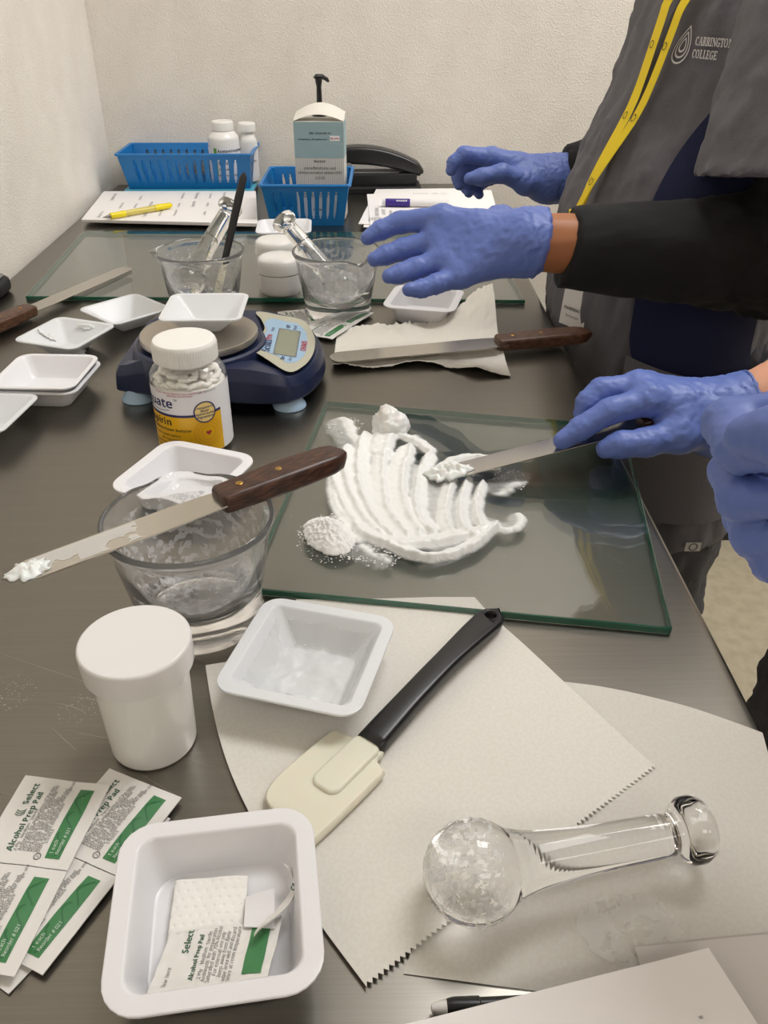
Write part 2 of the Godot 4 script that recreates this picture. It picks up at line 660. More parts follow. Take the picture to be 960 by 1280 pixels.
func table() -> void:
	var o := thing("prep_table", "long brushed stainless steel work table pushed into the wall corner", "table", Vector3(-0.145, 0, -0.72))
	# worktop with a rolled edge: profile across x, swept along z
	var L := -0.377
	var R := 0.377
	var prof := [Vector2(L, T - 0.04), Vector2(L, T - 0.003), Vector2(L + 0.003, T)]
	for i in 9:
		prof.push_back(Vector2(lerpf(L + 0.02, R - 0.02, i / 8.0), T))
	for i in 7:
		var a := PI / 2 - PI * i / 6
		prof.push_back(Vector2(R - 0.009 + cos(a) * 0.009, T - 0.009 + sin(a) * 0.009))
	prof.append_array([Vector2(R - 0.012, T - 0.02), Vector2(R - 0.012, T - 0.04)])
	var rings := []
	for i in 13:
		var z := lerpf(-1.123, 0.86, i / 12.0)
		var ring := PackedVector3Array()
		for q in prof:
			ring.push_back(Vector3(q.x, q.y, z))
		rings.push_back(ring)
	var b := MB.new()
	b.loft(rings)
	part(o, "worktop", b.mesh(30), M.brushed_steel)
	# hairline scratches in the brushed finish near the front left
	var rng := RandomNumberGenerator.new()
	rng.seed = 21
	var sc := MB.new()
	for k in 26:
		var c := Vector2(rng.randf_range(-0.1, 0.06) - 0.02, rng.randf_range(0.3, 0.47))
		var ang := rng.randf_range(0.1, 0.75)
		var long := rng.randf_range(0.015, 0.075)
		var bend := rng.randf_range(-0.004, 0.004)
		var wd := rng.randf_range(0.00008, 0.00017)
		sc.sheet(8, 1, func(u: float, s: float) -> Vector3:
			var t := (u - 0.5) * long
			var d := Vector2(cos(ang), sin(ang))
			var q := c + d * t + Vector2(-d.y, d.x) * (bend * (1 - 4 * (u - 0.5) * (u - 0.5)) + (s - 0.5) * wd * (1 - absf(u - 0.5)))
			return Vector3(q.x, T + 0.00006, q.y))
	part(o, "scratches", sc.mesh(180, false), M.chrome).set_meta("kind", "stuff")
	for x in [-0.33, 0.32]:
		for z in [-1.05, 0.8]:
			var l := MB.new()
			l.xf = Transform3D(Basis(), Vector3(x, 0, z))
			l.lathe([Vector2(0, 0), Vector2(0.026, 0), Vector2(0.026, 0.01), Vector2(0.012, 0.03), Vector2(0.02, 0.06), Vector2(0.02, T - 0.04), Vector2(0, T - 0.04)], 20)
			part(o, "leg", l.mesh(), M.brushed_steel)
	var s := MB.new()
	s.xf = Transform3D(Basis(), Vector3(0, 0.25, -0.13))
	s.rbox(0.7, 0.03, 1.9, 0.01, 0.004)
	part(o, "under_shelf", s.mesh(), M.brushed_steel)

# ============================== shared builders ==============================
# square weigh boat: thin tray with a flat lip; top and base are the sides of the opening and the floor
func boat_mesh(top: float, base: float, deep: float, rt: float, rb: float, lip := 0.004, th := 0.0006) -> ArrayMesh:
	var b := MB.new()
	var n := 6
	var o := top - 2 * lip
	var rings := []
	rings.push_back(MB.rrect(base * 0.5, base * 0.5, rb * 0.5, 0, th, n))
	rings.push_back(MB.rrect(base - 0.004, base - 0.004, rb, 0, th, n))
	rings.push_back(MB.rrect(base - 0.001, base - 0.001, rb, 0, th + 0.0008, n))
	for i in 5:
		var s := (i + 1) / 5.0
		var w := lerpf(base, o - 0.002, s)
		rings.push_back(MB.rrect(w, w, lerpf(rb, rt - lip, s), 0, lerpf(0.002, deep - 0.0012, s), n))
	rings.push_back(MB.rrect(o - 0.0004, o - 0.0004, rt - lip, 0, deep - 0.0003, n))
	rings.push_back(MB.rrect(o + 0.001, o + 0.001, rt - lip, 0, deep, n))
	rings.push_back(MB.rrect(top - 0.001, top - 0.001, rt, 0, deep, n))
	rings.push_back(MB.rrect(top, top, rt, 0, deep - 0.0004, n))
	rings.push_back(MB.rrect(top, top, rt, 0, deep - 0.0016, n))
	rings.push_back(MB.rrect(top - 0.0012, top - 0.0012, rt, 0, deep - 0.0016, n))
	rings.push_back(MB.rrect(o + 0.002, o + 0.002, rt - lip, 0, deep - th - 0.0006, n))
	for i in 5:
		var s := 1.0 - i / 5.0
		var w := lerpf(base, o - 0.002, s) + 2 * th
		rings.push_back(MB.rrect(w, w, lerpf(rb, rt - lip, s), 0, lerpf(0.002, deep - 0.0012, s) - th * 0.6, n))
	rings.push_back(MB.rrect(base, base, rb, 0, 0.0006, n))
	rings.push_back(MB.rrect(base - 0.002, base - 0.002, rb, 0, 0, n))
	rings.push_back(MB.rrect(base * 0.5, base * 0.5, rb * 0.5, 0, 0, n))
	b.loft(rings)
	return b.mesh(35)

func boat(label: String, at: Vector3, turn: float, kind := "pyramid", group := "white weigh boats") -> Node3D:
	var o := thing("weigh_boat", label, "weigh boat", at, turn, group)
	var m: ArrayMesh
	if kind == "pyramid":
		m = boat_mesh(0.084, 0.034, 0.022, 0.011, 0.004, 0.0045)
	elif kind == "deep":
		m = boat_mesh(0.088, 0.058, 0.022, 0.014, 0.008, 0.004)
	elif kind == "thin":
		m = boat_mesh(0.09, 0.05, 0.023, 0.013, 0.008, 0.0075)
	else:
		m = boat_mesh(0.0925, 0.064, 0.024, 0.017, 0.013, 0.0085)
	part(o, "tray", m, M.boat_plastic_thin if kind in ["thin", "pyramid"] else M.boat_plastic)
	return o

# an uneven mound standing on y = 0
func mound(rx: float, rz: float, h: float, sd: int, rough := 0.25, seg := 40, rows := 14, freq := 60.0, pointy := 1.0) -> ArrayMesh:
	var n := noise(freq, 4, FastNoiseLite.TYPE_SIMPLEX, sd)
	var b := MB.new()
	var rings := []
	for i in rows:
		var s := 1.0 - float(i) / rows
		var ring := PackedVector3Array()
		for j in seg:
			var a := TAU * j / seg
			var d := Vector3(cos(a) * rx, 0, -sin(a) * rz)
			var edge := 1.0 + rough * 1.2 * n.get_noise_3dv(d.normalized() * 0.02 + Vector3(sd, 0, 0))
			var q := d * s * edge
			var y := h * pow(1.0 - pow(s, 1.4), pointy) * (1.0 + rough * 2.0 * n.get_noise_2d(q.x + 9.0, q.z))
			ring.push_back(Vector3(q.x, y if i > 0 else -0.0002, q.z))
		rings.push_back(ring)
	b.loft(rings)
	return b.mesh(180)

# crumbs lying on y = 0 inside an ellipse
func crumbs(b: MB, count: int, centre: Vector3, rx: float, rz: float, size: float, rng: RandomNumberGenerator) -> void:
	for i in count:
		var a := rng.randf() * TAU
		var r := sqrt(rng.randf())
		var s := size * (0.4 + 0.8 * rng.randf() * rng.randf())
		var at := centre + Vector3(cos(a) * rx * r, s * 0.25, sin(a) * rz * r)
		var sp := rng.randf() * TAU
		var top := b.p(at + Vector3(0, s * 0.5, 0))
		var ring := []
		for k in 5:
			var w := sp + TAU * k / 5
			ring.push_back(b.p(at + Vector3(cos(w) * s * (0.6 + 0.4 * rng.randf()), -s * 0.25, -sin(w) * s * 0.7)))
		for k in 5:
			b.tri(top, ring[k], ring[(k + 1) % 5])
			if k > 0 and k < 4:
				b.tri(ring[0], ring[k + 1], ring[k])

# patches of matter clinging to a surface: the cells of fn where the noise is high
func clinging(fn: Callable, nu: int, nv: int, freq: float, above: float, sd: int) -> ArrayMesh:
	var n := noise(freq, 4, FastNoiseLite.TYPE_SIMPLEX, sd)
	var b := MB.new()
	var ids := {}
	for j in nv:
		for i in nu:
			var mid: Vector3 = fn.call((i + 0.5) / nu, (j + 0.5) / nv)
			if n.get_noise_3dv(mid) < above:
				continue
			var q := []
			for k in [[0, 0], [1, 0], [1, 1], [0, 1]]:
				var key := Vector2i(i + k[0], j + k[1])
				if not ids.has(key):
					ids[key] = b.p(fn.call(float(key.x) / nu, float(key.y) / nv))
				q.push_back(ids[key])
			b.quad(q[0], q[1], q[2], q[3])
	return b.mesh(180, false)

# compounding spatula along +x: blade tip at x = 0, handle end at x = L; flat on y = 0..
func spatula(label: String, at: Transform3D, L: float, hl: float, bw: float, wood: Material, rivets := 2, hw := 0.0105) -> Node3D:
	var o := thing("metal_spatula", label, "spatula")
	o.transform = at
	var hx := L - hl
	var poly := PackedVector2Array()
	for i in 9:
		var a := PI / 2 + PI * i / 8
		poly.push_back(Vector2(bw * 0.42 + cos(a) * bw * 0.42, sin(a) * bw * 0.46))
	poly.push_back(Vector2(hx - 0.03, -bw * 0.5))
	poly.push_back(Vector2(hx - 0.008, -bw * 0.46))
	poly.push_back(Vector2(hx + 0.01, -bw * 0.4))
	poly.push_back(Vector2(hx + 0.01, bw * 0.4))
	poly.push_back(Vector2(hx - 0.008, bw * 0.46))
	poly.push_back(Vector2(hx - 0.03, bw * 0.5))
	var b := MB.new()
	b.prism(poly, -0.0006, 0.0006, 0.0002)
	part(o, "blade", b.mesh(30), M.blade_steel)
	# wooden scales: rounded block, wider toward the far third, slanting to a blunt point
	var h := MB.new()
	var rings := []
	var n := 14
	for i in n + 1:
		var s := float(i) / n
		var w := hw * (0.84 + 0.3 * sin(PI * clampf(s * 0.75 + 0.1, 0, 1)))
		var t := 0.0066 + 0.001 * sin(PI * s)
		if s > 0.86:
			var q := (s - 0.86) / 0.14
			w *= sqrt(maxf(0.03, 1 - q * q * 0.92))
			t *= sqrt(maxf(0.06, 1 - q * q * 0.8))
		if i == 0:
			w *= 0.9
			t *= 0.85
		var ring := PackedVector3Array()
		for q in MB.rrect(2 * w, 2 * t, t * 0.55, 0, 0, 3):
			ring.push_back(Vector3(hx + hl * (s if i > 1 else s * 0.25), -q.z, q.x))
		rings.push_back(ring)
	h.loft(rings)
	part(o, "handle", h.mesh(50), wood)
	for i in rivets:
		for e in [1, -1]:
			var r := MB.new()
			r.xf = Transform3D(Basis(Vector3.RIGHT, 0 if e > 0 else PI), Vector3(hx + hl * [0.16, 0.46, 0.76][i], 0.0068 * e, 0))
			r.lathe([Vector2(0, 0), Vector2(0.0026, 0), Vector2(0.0026, 0.0006), Vector2(0.0018, 0.001), Vector2(0, 0.0011)], 14)
			part(o, "rivet", r.mesh(), M.brass)
	return o

# glass mortar standing on y = 0, the lip pointing along +x
func mortar_profile(k: float) -> Array:
	# outside foot to rim, then down the inside
	return [Vector2(0, 0.003), Vector2(0.034, 0.002), Vector2(0.038, 0), Vector2(0.0415, 0), Vector2(0.0432, 0.002), Vector2(0.0434, 0.006), Vector2(0.0425, 0.012), Vector2(0.043, 0.02), Vector2(0.046, 0.035), Vector2(0.0495, 0.055), Vector2(0.052, 0.072),
		Vector2(0.0545, 0.0775), Vector2(0.0558, 0.08), Vector2(0.0555, 0.0825), Vector2(0.0538, 0.0835), Vector2(0.052, 0.082), Vector2(0.0495, 0.076), Vector2(0.0468, 0.06), Vector2(0.043, 0.042), Vector2(0.037, 0.027), Vector2(0.028, 0.019), Vector2(0.015, 0.0155), Vector2(0, 0.015)]

func mortar(label: String, at: Vector3, turn: float, seg := 72) -> Node3D:
	var o := thing("glass_mortar", label, "mortar", at, turn, "glass mortars")
	var b := MB.new()
	b.lathe(mortar_profile(1.0), seg)
	# the pouring lip: push the rim outward and down over a narrow arc
	for i in b.v.size():
		var q := b.v[i]
		if q.y > 0.055:
			var a := atan2(-q.z, q.x)
			var w := exp(-a * a / 0.035)
			var s := clampf((q.y - 0.055) / 0.028, 0, 1)
			var r := Vector3(q.x, 0, q.z).normalized()
			var side := exp(-pow(absf(a) - 0.42, 2) / 0.02) * s
			b.v[i] = q + r * 0.009 * w * s * s - r * 0.0025 * side - Vector3(0, 0.003 * w * s, 0)
	part(o, "bowl", b.mesh(60), M.mortar_glass)
	var inner := func(u: float, s: float) -> Vector3:
		var pr := mortar_profile(1.0)
		var k := lerpf(16.3, 21.5, s)
		var q: Vector2 = pr[int(k)].lerp(pr[mini(int(k) + 1, 22)], k - int(k))
		return Vector3(cos(TAU * u) * (q.x - 0.0005), q.y + 0.0004, -sin(TAU * u) * (q.x - 0.0005))
	o.set_meta("_inner", inner)
	return o

# pestle along +x on the table, ball at the origin end
func pestle_mesh(k: float, seg := 40) -> ArrayMesh:
	var b := MB.new()
	var prof := []
	for i in 12:
		var a := -PI / 2 + (PI / 2 + 0.75) * i / 11
		prof.push_back(Vector2(cos(a) * 0.0238, 0.0238 + sin(a) * 0.0238))
	for q in curve([Vector2(0.0168, 0.0412), Vector2(0.0138, 0.052), Vector2(0.0122, 0.068), Vector2(0.0112, 0.09), Vector2(0.0108, 0.112), Vector2(0.0104, 0.124)], 20):
		prof.push_back(q)
	prof.append_array([Vector2(0.0098, 0.127), Vector2(0.011, 0.1295), Vector2(0.0142, 0.1315), Vector2(0.0162, 0.1345), Vector2(0.0165, 0.139), Vector2(0.0148, 0.1432), Vector2(0.0125, 0.1448), Vector2(0.011, 0.1442), Vector2(0.006, 0.1428), Vector2(0, 0.1425)])
	prof[0] = Vector2(0, prof[0].y)
	for i in prof.size():
		prof[i] *= k
	b.xf = Transform3D(Basis(Vector3(0, -1, 0), Vector3(1, 0, 0), Vector3(0, 0, 1)), Vector3.ZERO)
	b.lathe(prof, seg)
	return b.mesh(50)

# prep pad strip: two packets joined at a perforation; x along the strip, z to the right of the print
func prep_strip(label: String, at: Transform3D, packets := 2, curl := 0.0, group := "strips of prep pads by the near edge") -> Node3D:
	var o := thing("prep_pad_strip", label, "prep pad", Vector3.ZERO, 0, group)
	o.transform = at
	var pl := 0.0525
	var w := 0.0485
	var n := noise(30, 2, FastNoiseLite.TYPE_SIMPLEX, int(at.origin.x * 9000))
	var top := func(x: float, z: float) -> float:
		var s := fposmod(x, pl) / pl
		var e := minf(minf(s, 1 - s) * pl, w / 2 - absf(z))
		return 0.0007 + 0.0011 * smoothstep(0.004, 0.014, e) + 0.0005 * n.get_noise_2d(x, z) + curl * x * x
	for k in packets:
		var b := MB.new()
		b.slabsheet(24, 22, func(u: float, s: float) -> Vector3:
			var x: float = pl * k + 0.0003 + u * (pl - 0.0006)
			var z: float = (0.5 - s) * w
			return Vector3(x, top.call(x, z), z), 0.0006)
		var pk := part(o, "packet", b.mesh(60), M.packet_paper)
		packet_print(pk, pl * k, pl, top)
	return o

func packet_print(pk: Node3D, x0: float, pl: float, top: Callable) -> void:
	var lift := func(q: Vector3) -> Vector3:
		return Vector3(q.x, top.call(q.x, q.z) + 0.00018 + q.y, q.z)
	var bar := MB.new()
	patch(bar, pl * 0.8, 0.0078, lying(Vector3(x0 + pl * 0.5, 0, 0.0138)), lift, 12, 3)
	part(pk, "green_bar", bar.mesh(180, false), M.bar_green)
	var waves := MB.new()
	for k in 3:
		waves.sheet(16, 1, func(u: float, s: float) -> Vector3:
			var x := x0 + pl * (0.12 + 0.25 * k + 0.25 * u)
			return lift.call(Vector3(x, 0.0001, 0.0138 + 0.0028 * sin(u * PI * 1.6 + k) + (0.5 - s) * 0.0012)))
	part(pk, "bar_pattern", waves.mesh(180, false), M.bar_green_dark)
	var bt := MB.new()
	letters(bt, "1 each", 0.0026, lying(Vector3(x0 + 0.0075, 0.00022, 0.0122)), "sans", -1, lift)
	letters(bt, "Reorder # 021", 0.0024, lying(Vector3(x0 + 0.0075, 0.00022, 0.0152)), "sans", -1, lift)
	part(pk, "bar_lettering", bt.mesh(180, false), M.bar_text)
	var g := MB.new()
	letters(g, "Select", 0.0048, lying(Vector3(x0 + pl * 0.64, 0.0001, -0.0150)), "sans bold", -1, lift)
	letters(g, "Alcohol Prep Pad", 0.0044, lying(Vector3(x0 + 0.0065, 0.0001, -0.0098)), "sans bold", -1, lift)
	for k in 3:
		g.sheet(10, 1, func(u: float, s: float) -> Vector3:
			var a := lerpf(2.2, 4.4, u)
			var r := 0.0022 + (0.5 - s) * 0.0004
			return lift.call(Vector3(x0 + pl * 0.6 - 0.0012 * k + cos(a) * r, 0.0001, -0.0150 - sin(a) * r * 1.3)))
	part(pk, "green_lettering", g.mesh(180, false), M.ink_green)
	var f := MB.new()
	letters(f, "2 Ply   Medium   Sterile", 0.0021, lying(Vector3(x0 + 0.007, 0.0001, -0.0068)), "sans", -1, lift)
	var lines := ["Antiseptic for preparation of the skin", "Saturated with 70% Isopropyl Alcohol", "For external use only   Flammable", "keep away from fire or flame", "Do not use with electrocautery", "Directions  open packet, remove pad", "wipe area well and discard after single use", "Store at room temperature"]
	for k in lines.size():
		letters(f, lines[k], 0.0019, lying(Vector3(x0 + 0.0075, 0.0001, -0.0048 + k * 0.00145)), "sans", -1, lift)
	letters(f, "STERILE", 0.0022, lying(Vector3(x0 + 0.0125, 0.0001, 0.0072)), "sans", -1, lift)
	for k in 2:
		f.sheet(16, 1, func(u: float, s: float) -> Vector3:
			var r: float = 0.0017 - (0.5 - s) * 0.0004
			return lift.call(Vector3(x0 + 0.0055 + cos(TAU * u) * r, 0.0001, 0.006 + sin(TAU * u) * r)))
	letters(f, "2", 0.0024, lying(Vector3(x0 + 0.0055, 0.0001, 0.006)), "sans", 0, lift)
	part(pk, "small_lettering", f.mesh(180, false), M.ink_grey)

# a sheet of paper over a quad of corners (far left, far right, near right, near left) with a gentle wave
func paper_sheet(corners: Array, thick: float, y: float, wave: float, sd: int, nu := 40, nv := 40, edge = null, rise := 0.0) -> ArrayMesh:
	var n := noise(9, 3, FastNoiseLite.TYPE_SIMPLEX_SMOOTH, sd)
	var b := MB.new()
	b.slabsheet(nu, nv, func(u: float, s: float) -> Vector3:
		# u left to right, s near to far
		var q: Vector2 = corners[3].lerp(corners[2], u).lerp(corners[0].lerp(corners[1], u), s)
		if edge != null:
			q += edge.call(u, s)
		return Vector3(q.x, y + rise * s + wave * (0.5 + 0.8 * n.get_noise_2d(q.x, q.y)), q.y), thick)
	return b.mesh(60)

# ============================== near the camera ==============================
func near_things() -> void:
	var rng := RandomNumberGenerator.new()
	rng.seed = 5
	# parchment: three sheets lying over one another
	var sh := part(self, "parchment_sheet", paper_sheet([Vector2(0.085, -0.392), Vector2(0.228, -0.345), Vector2(0.2, -0.19), Vector2(0.012, -0.207)], 0.0002, T + 0.0006, 0.0012, 3, 40, 40, func(u: float, s: float) -> Vector2:
		return Vector2(0, -0.012 * sin(PI * u) * s + 0.004 * sin(PI * u) * (1 - s))), M.parchment_single)
	tag(sh, "grey-white parchment sheet lying lowest, under the glass pestle's knob at the table edge", "parchment sheet", "parchment sheets")
	sh = part(self, "parchment_sheet", paper_sheet([Vector2(-0.055, -0.473), Vector2(0.072, -0.474), Vector2(0.105, -0.4), Vector2(-0.055, -0.335)], 0.0002, T + 0.0014, 0.001, 8, 40, 40), M.parchment)
	tag(sh, "parchment sheet whose far edge shows between the glass slab and the scraper", "parchment sheet", "parchment sheets")
	sh = part(self, "parchment_sheet", paper_sheet([Vector2(-0.108, -0.405), Vector2(0.082, -0.452), Vector2(0.157, -0.32), Vector2(-0.005, -0.201)], 0.0002, T + 0.0023, 0.0014, 6, 130, 40, func(u: float, s: float) -> Vector2:
		var saw := 0.0011 * (1.0 if int(round(u * 130.0)) % 2 == 0 else -1.0) if s < 0.001 else 0.0
		return Vector2(-0.016 * sin(PI * s) * pow(1 - u, 2.0) + saw * 0.6, saw * 0.8)), M.parchment)
	tag(sh, "topmost parchment sheet under the scraper, with a saw-toothed torn edge", "parchment sheet", "parchment sheets")

	var wp := part(self, "paper_sheet", paper_sheet([Vector2(-0.06, -0.1635), Vector2(0.1475, -0.2095), Vector2(0.205, -0.03), Vector2(-0.02, 0.03)], 0.0002, T + 0.0042, 0.0006, 3, 20, 20, null, 0.0085), M.paper)
	var wm := MB.new()
	letters(wm, "w", 0.0024, lying(Vector3(0.1345, T + 0.0126, -0.1805), 0.2), "sans bold")
	part(wp, "print", wm.mesh(60, false), M.ink_grey)
	tag(wp, "plain white paper sheet with one corner showing at the bottom edge of the view", "paper")
	var wd := part(self, "paper_sheet", paper_sheet([Vector2(0.118, -0.216), Vector2(0.215, -0.2235), Vector2(0.225, -0.05), Vector2(0.12, -0.05)], 0.0002, T + 0.0032, 0.0006, 4, 20, 20), M.paper_dull)
	tag(wd, "pinkish grey paper at the right table edge, below the white sheet", "paper")
	var pen := thing("black_pen", "black pen with a white tip poking out from under the white paper", "pen", Vector3(0.0239, T + 0.0048, -0.1895), atan2(0.0015, 0.05))
	var pb := MB.new()
	pb.xf = Transform3D(Basis(Vector3(0, 1, 0), Vector3(1, 0, 0), Vector3(0, 0, -1)), Vector3.ZERO)
	pb.lathe([Vector2(0, 0.006), Vector2(0.0036, 0.006), Vector2(0.0042, 0.009), Vector2(0.0042, 0.02), Vector2(0.0036, 0.0205), Vector2(0.0036, 0.12), Vector2(0, 0.122)], 20)
	part(pen, "barrel", pb.mesh(), M.black_plastic)
	pb = MB.new()
	pb.xf = Transform3D(Basis(Vector3(0, 1, 0), Vector3(1, 0, 0), Vector3(0, 0, -1)), Vector3.ZERO)
	pb.lathe([Vector2(0, -0.001), Vector2(0.0018, -0.0005), Vector2(0.0028, 0.002), Vector2(0.0034, 0.0062), Vector2(0, 0.0062)], 16)
	part(pen, "tip", pb.mesh(), M.white_plastic, "white tip")

	# strips of prep pads
	prep_strip("white prep pad strip with green bars, lowest of the three, only its edges showing", strip_at(Vector3(-0.2033, T + 0.0006, -0.2248), Vector2(0.0516, -0.0872)), 2, 0.0)
	prep_strip("white prep pad strip with green bars, lying between the top strip and the weigh boat", strip_at(Vector3(-0.1925, T + 0.0030, -0.2276), Vector2(0.0431, -0.0921)), 2, 0.0)
	prep_strip("topmost white prep pad strip, its green lettering in full view at the left edge", strip_at(Vector3(-0.2075, T + 0.0056, -0.2123), Vector2(0.0155, -0.1021)), 2, 0.0)

	# weigh boat with an opened packet and pads
	var bo := boat("large white weigh boat in front holding an opened prep pad packet", Vector3(-0.072, T + 0.0032, -0.2265), atan2(0.0113, 0.087), "square")
	bo.rotation.z = 0.0
	var g := MB.new()
	var gn := noise(45, 2, FastNoiseLite.TYPE_SIMPLEX, 4)
	g.slabsheet(70, 66, func(u: float, s: float) -> Vector3:
		var dots := 0.0
		var du := fposmod(u * 8.0 + (0.5 if int(s * 8.0) % 2 == 1 else 0.0), 1.0) - 0.5
		var dv := fposmod(s * 8.0, 1.0) - 0.5
		dots = exp(-(du * du + dv * dv) / 0.03)
		return Vector3((u - 0.5) * 0.035, 0.0028 - 0.0006 * dots + 0.0006 * gn.get_noise_2d(u * 0.03, s * 0.03) - 0.0012 * pow(absf(u - 0.5) * 2, 8), (0.5 - s) * 0.034), 0.0024)
	var ga := part(self, "gauze_pad", g.mesh(180), M.gauze_cloth)
	ga.position = Vector3(-0.0785, T + 0.0062, -0.2335)
	ga.rotation = Vector3(0, 0.06, 0)
	tag(ga, "white dimpled gauze pad lying in the front weigh boat", "gauze pad")
	# the torn packet, its mouth open toward the far side
	var op := thing("opened_packet", "torn open prep pad packet lying at the near side of the front weigh boat", "prep pad", Vector3(-0.0945, T + 0.0128, -0.2045), 0.1)
	op.rotation.x = -0.24
	var pk := MB.new()
	var on := noise(40, 3, FastNoiseLite.TYPE_SIMPLEX, 40)
	var ptop := func(x: float, z: float) -> float:
		return 0.0026 + 0.0012 * on.get_noise_2d(x, z) + 0.0016 * smoothstep(0.02, -0.02, z) * sin(x * 90.0) + 4.0 * maxf(0, x - 0.03) * maxf(0, x - 0.03)
	pk.slabsheet(40, 30, func(u: float, s: float) -> Vector3:
		var x := u * 0.05
		var z := (0.5 - s) * 0.03 - (0.0016 * on.get_noise_2d(x * 3, 2) + 0.003 * u if s > 0.97 else 0.0)
		x += (s - 0.5) * 0.006
		return Vector3(x, ptop.call(x, z), z), 0.0008)
	var pp := part(op, "packet", pk.mesh(60), M.packet_paper)
	torn_print(pp, ptop)
	# the torn-off flap curling up at the right
	var fl := MB.new()
	fl.slabsheet(30, 10, func(u: float, s: float) -> Vector3:
		var a := lerpf(-1.2, 2.3, u)
		return Vector3(0.0505 + 0.0085 * sin(a) + 0.008 * (s - 0.5) * cos(a), 0.0055 + 0.004 * (1 - cos(a)) + 0.004 * s, -0.004 - 0.034 * u), 0.0008)
	part(op, "torn_flap", fl.mesh(60), M.packet_paper)
	var fs := MB.new()
	letters(fs, "ct", 0.004, Transform3D(Basis(Vector3.UP, 1.1) * Basis(Vector3.RIGHT, -0.8), Vector3(0.0588, 0.0125, -0.026)), "sans bold", 0)
	part(op, "green_lettering", fs.mesh(180, false), M.ink_green)
	# inner foil liner
	var li := MB.new()
	li.slabsheet(8, 8, func(u: float, s: float) -> Vector3:
		return Vector3(0.036 + 0.014 * u, 0.004 + 0.006 * u * s, -0.014 - 0.018 * s + 0.003 * u), 0.0004)
	part(op, "liner", li.mesh(60), M.boat_plastic)

	# screw-top jar
	var j := thing("white_jar", "tall white plastic screw-top jar standing beside the glass mortar", "jar", Vector3(-0.1285, T, -0.3465))
	var jb := MB.new()
	jb.lathe([Vector2(0, 0.001), Vector2(0.0218, 0.001), Vector2(0.0226, 0), Vector2(0.0236, 0.0006), Vector2(0.0243, 0.0024), Vector2(0.0252, 0.03), Vector2(0.0262, 0.061), Vector2(0, 0.061)], 72)
	part(j, "body", jb.mesh(50), M.white_gloss)
	jb = MB.new()
	jb.lathe([Vector2(0.0255, 0.0595), Vector2(0.029, 0.0595), Vector2(0.0297, 0.0602), Vector2(0.0303, 0.0745), Vector2(0.03, 0.076), Vector2(0.029, 0.0768), Vector2(0.028, 0.0766), Vector2(0, 0.0764)], 72)
	part(j, "lid", jb.mesh(50), M.white_plastic)

	# weigh boat with ointment
	var cb := boat("clear-white weigh boat smeared with ointment, lying on parchment beside the scraper", Vector3(-0.0400, T + 0.0042, -0.3905), atan2(-0.0243, 0.0835), "thin")
	var on2 := noise(28, 3, FastNoiseLite.TYPE_SIMPLEX, 77)
	var oi := MB.new()
	oi.sheet(44, 44, func(u: float, s: float) -> Vector3:
		var x := (u - 0.5) * 0.066
		var z := (s - 0.5) * -0.066
		var e := maxf(absf(x), absf(z))
		var floor_y := 0.0011 + maxf(0, (e - 0.0245) / (0.0365 - 0.0245)) * 0.0205
		var ridge := 0.0018 * exp(-pow((Vector2(x - 0.004, z - 0.012).length() - 0.018) / 0.003, 2)) + 0.001 * exp(-pow((x - 0.3 * z + 0.012) / 0.003, 2))
		return Vector3(x, floor_y + maxf(0.0002, 0.0008 + 0.003 * on2.get_noise_2d(x, z) + ridge), z))
	part(cb, "ointment", oi.mesh(180, false), M.ointment_clear)

	# rubber scraper
	var sc := thing("rubber_scraper", "kitchen scraper with cream-white rubber blade and black handle, lying on parchment", "scraper", Vector3(-0.002, T + 0.0045, -0.333), atan2(0.78, 0.625))
	var sp := PackedVector2Array()
	for q in curve([Vector2(-0.004, -0.0212), Vector2(-0.0075, -0.0245), Vector2(-0.03, -0.0262), Vector2(-0.052, -0.0262), Vector2(-0.0625, -0.0225), Vector2(-0.0665, -0.014), Vector2(-0.0695, 0.002), Vector2(-0.0712, 0.0148), Vector2(-0.069, 0.0172), Vector2(-0.04, 0.0185), Vector2(-0.014, 0.0185), Vector2(-0.0098, 0.0165), Vector2(-0.0072, 0.0098), Vector2(-0.002, 0.0095)], 40):
		sp.push_back(q)
	sp.push_back(Vector2(0.0, 0.009))
	sp.push_back(Vector2(0.0, -0.0095))
	sp.push_back(Vector2(-0.002, -0.0105))
	var sb := MB.new()
	sb.prism(sp, 0.0, 0.0052, 0.0014)
	part(sc, "blade", sb.mesh(50), M.silicone_cream)
	sb = MB.new()
	sb.xf = Transform3D(Basis(), Vector3(-0.0205, 0.003, -0.001))
	sb.rbox(0.043, 0.0044, 0.0185, 0.006, 0.002, 5)
	part(sc, "blade_core", sb.mesh(50), M.silicone_cream)
	var hb := MB.new()
	var rings := []
	for i in 25:
		var s := i / 24.0
		var w := lerpf(0.0086, 0.0078, smoothstep(0.0, 0.3, s)) + 0.0018 * smoothstep(0.5, 0.9, s)
		if s > 0.9:
			w *= sqrt(maxf(0.02, 1 - pow((s - 0.9) / 0.1, 2) * 0.98))
		var h := lerpf(0.0052, 0.0038, s)
		var ring := PackedVector3Array()
		for q in MB.rrect(2 * w, 2 * h, h * 0.62, 0, 0, 3):
			ring.push_back(Vector3(-0.001 + 0.146 * s, 0.0036 - q.z + 0.004 * sin(PI * s), q.x - 0.0005 - 0.004 * s))
		rings.push_back(ring)
	hb.loft(rings)
	var comb := CSGCombiner3D.new()
	comb.name = "handle"
	var cm := CSGMesh3D.new()
	cm.name = "handle_body"
	cm.mesh = hb.mesh(180)
	cm.material = M.black_plastic
	comb.add_child(cm)
	var hole := CSGCylinder3D.new()
	hole.name = "hang_hole"
	hole.operation = CSGShape3D.OPERATION_SUBTRACTION
	hole.radius = 0.0042
	hole.height = 0.03
	hole.sides = 28
	hole.smooth_faces = true
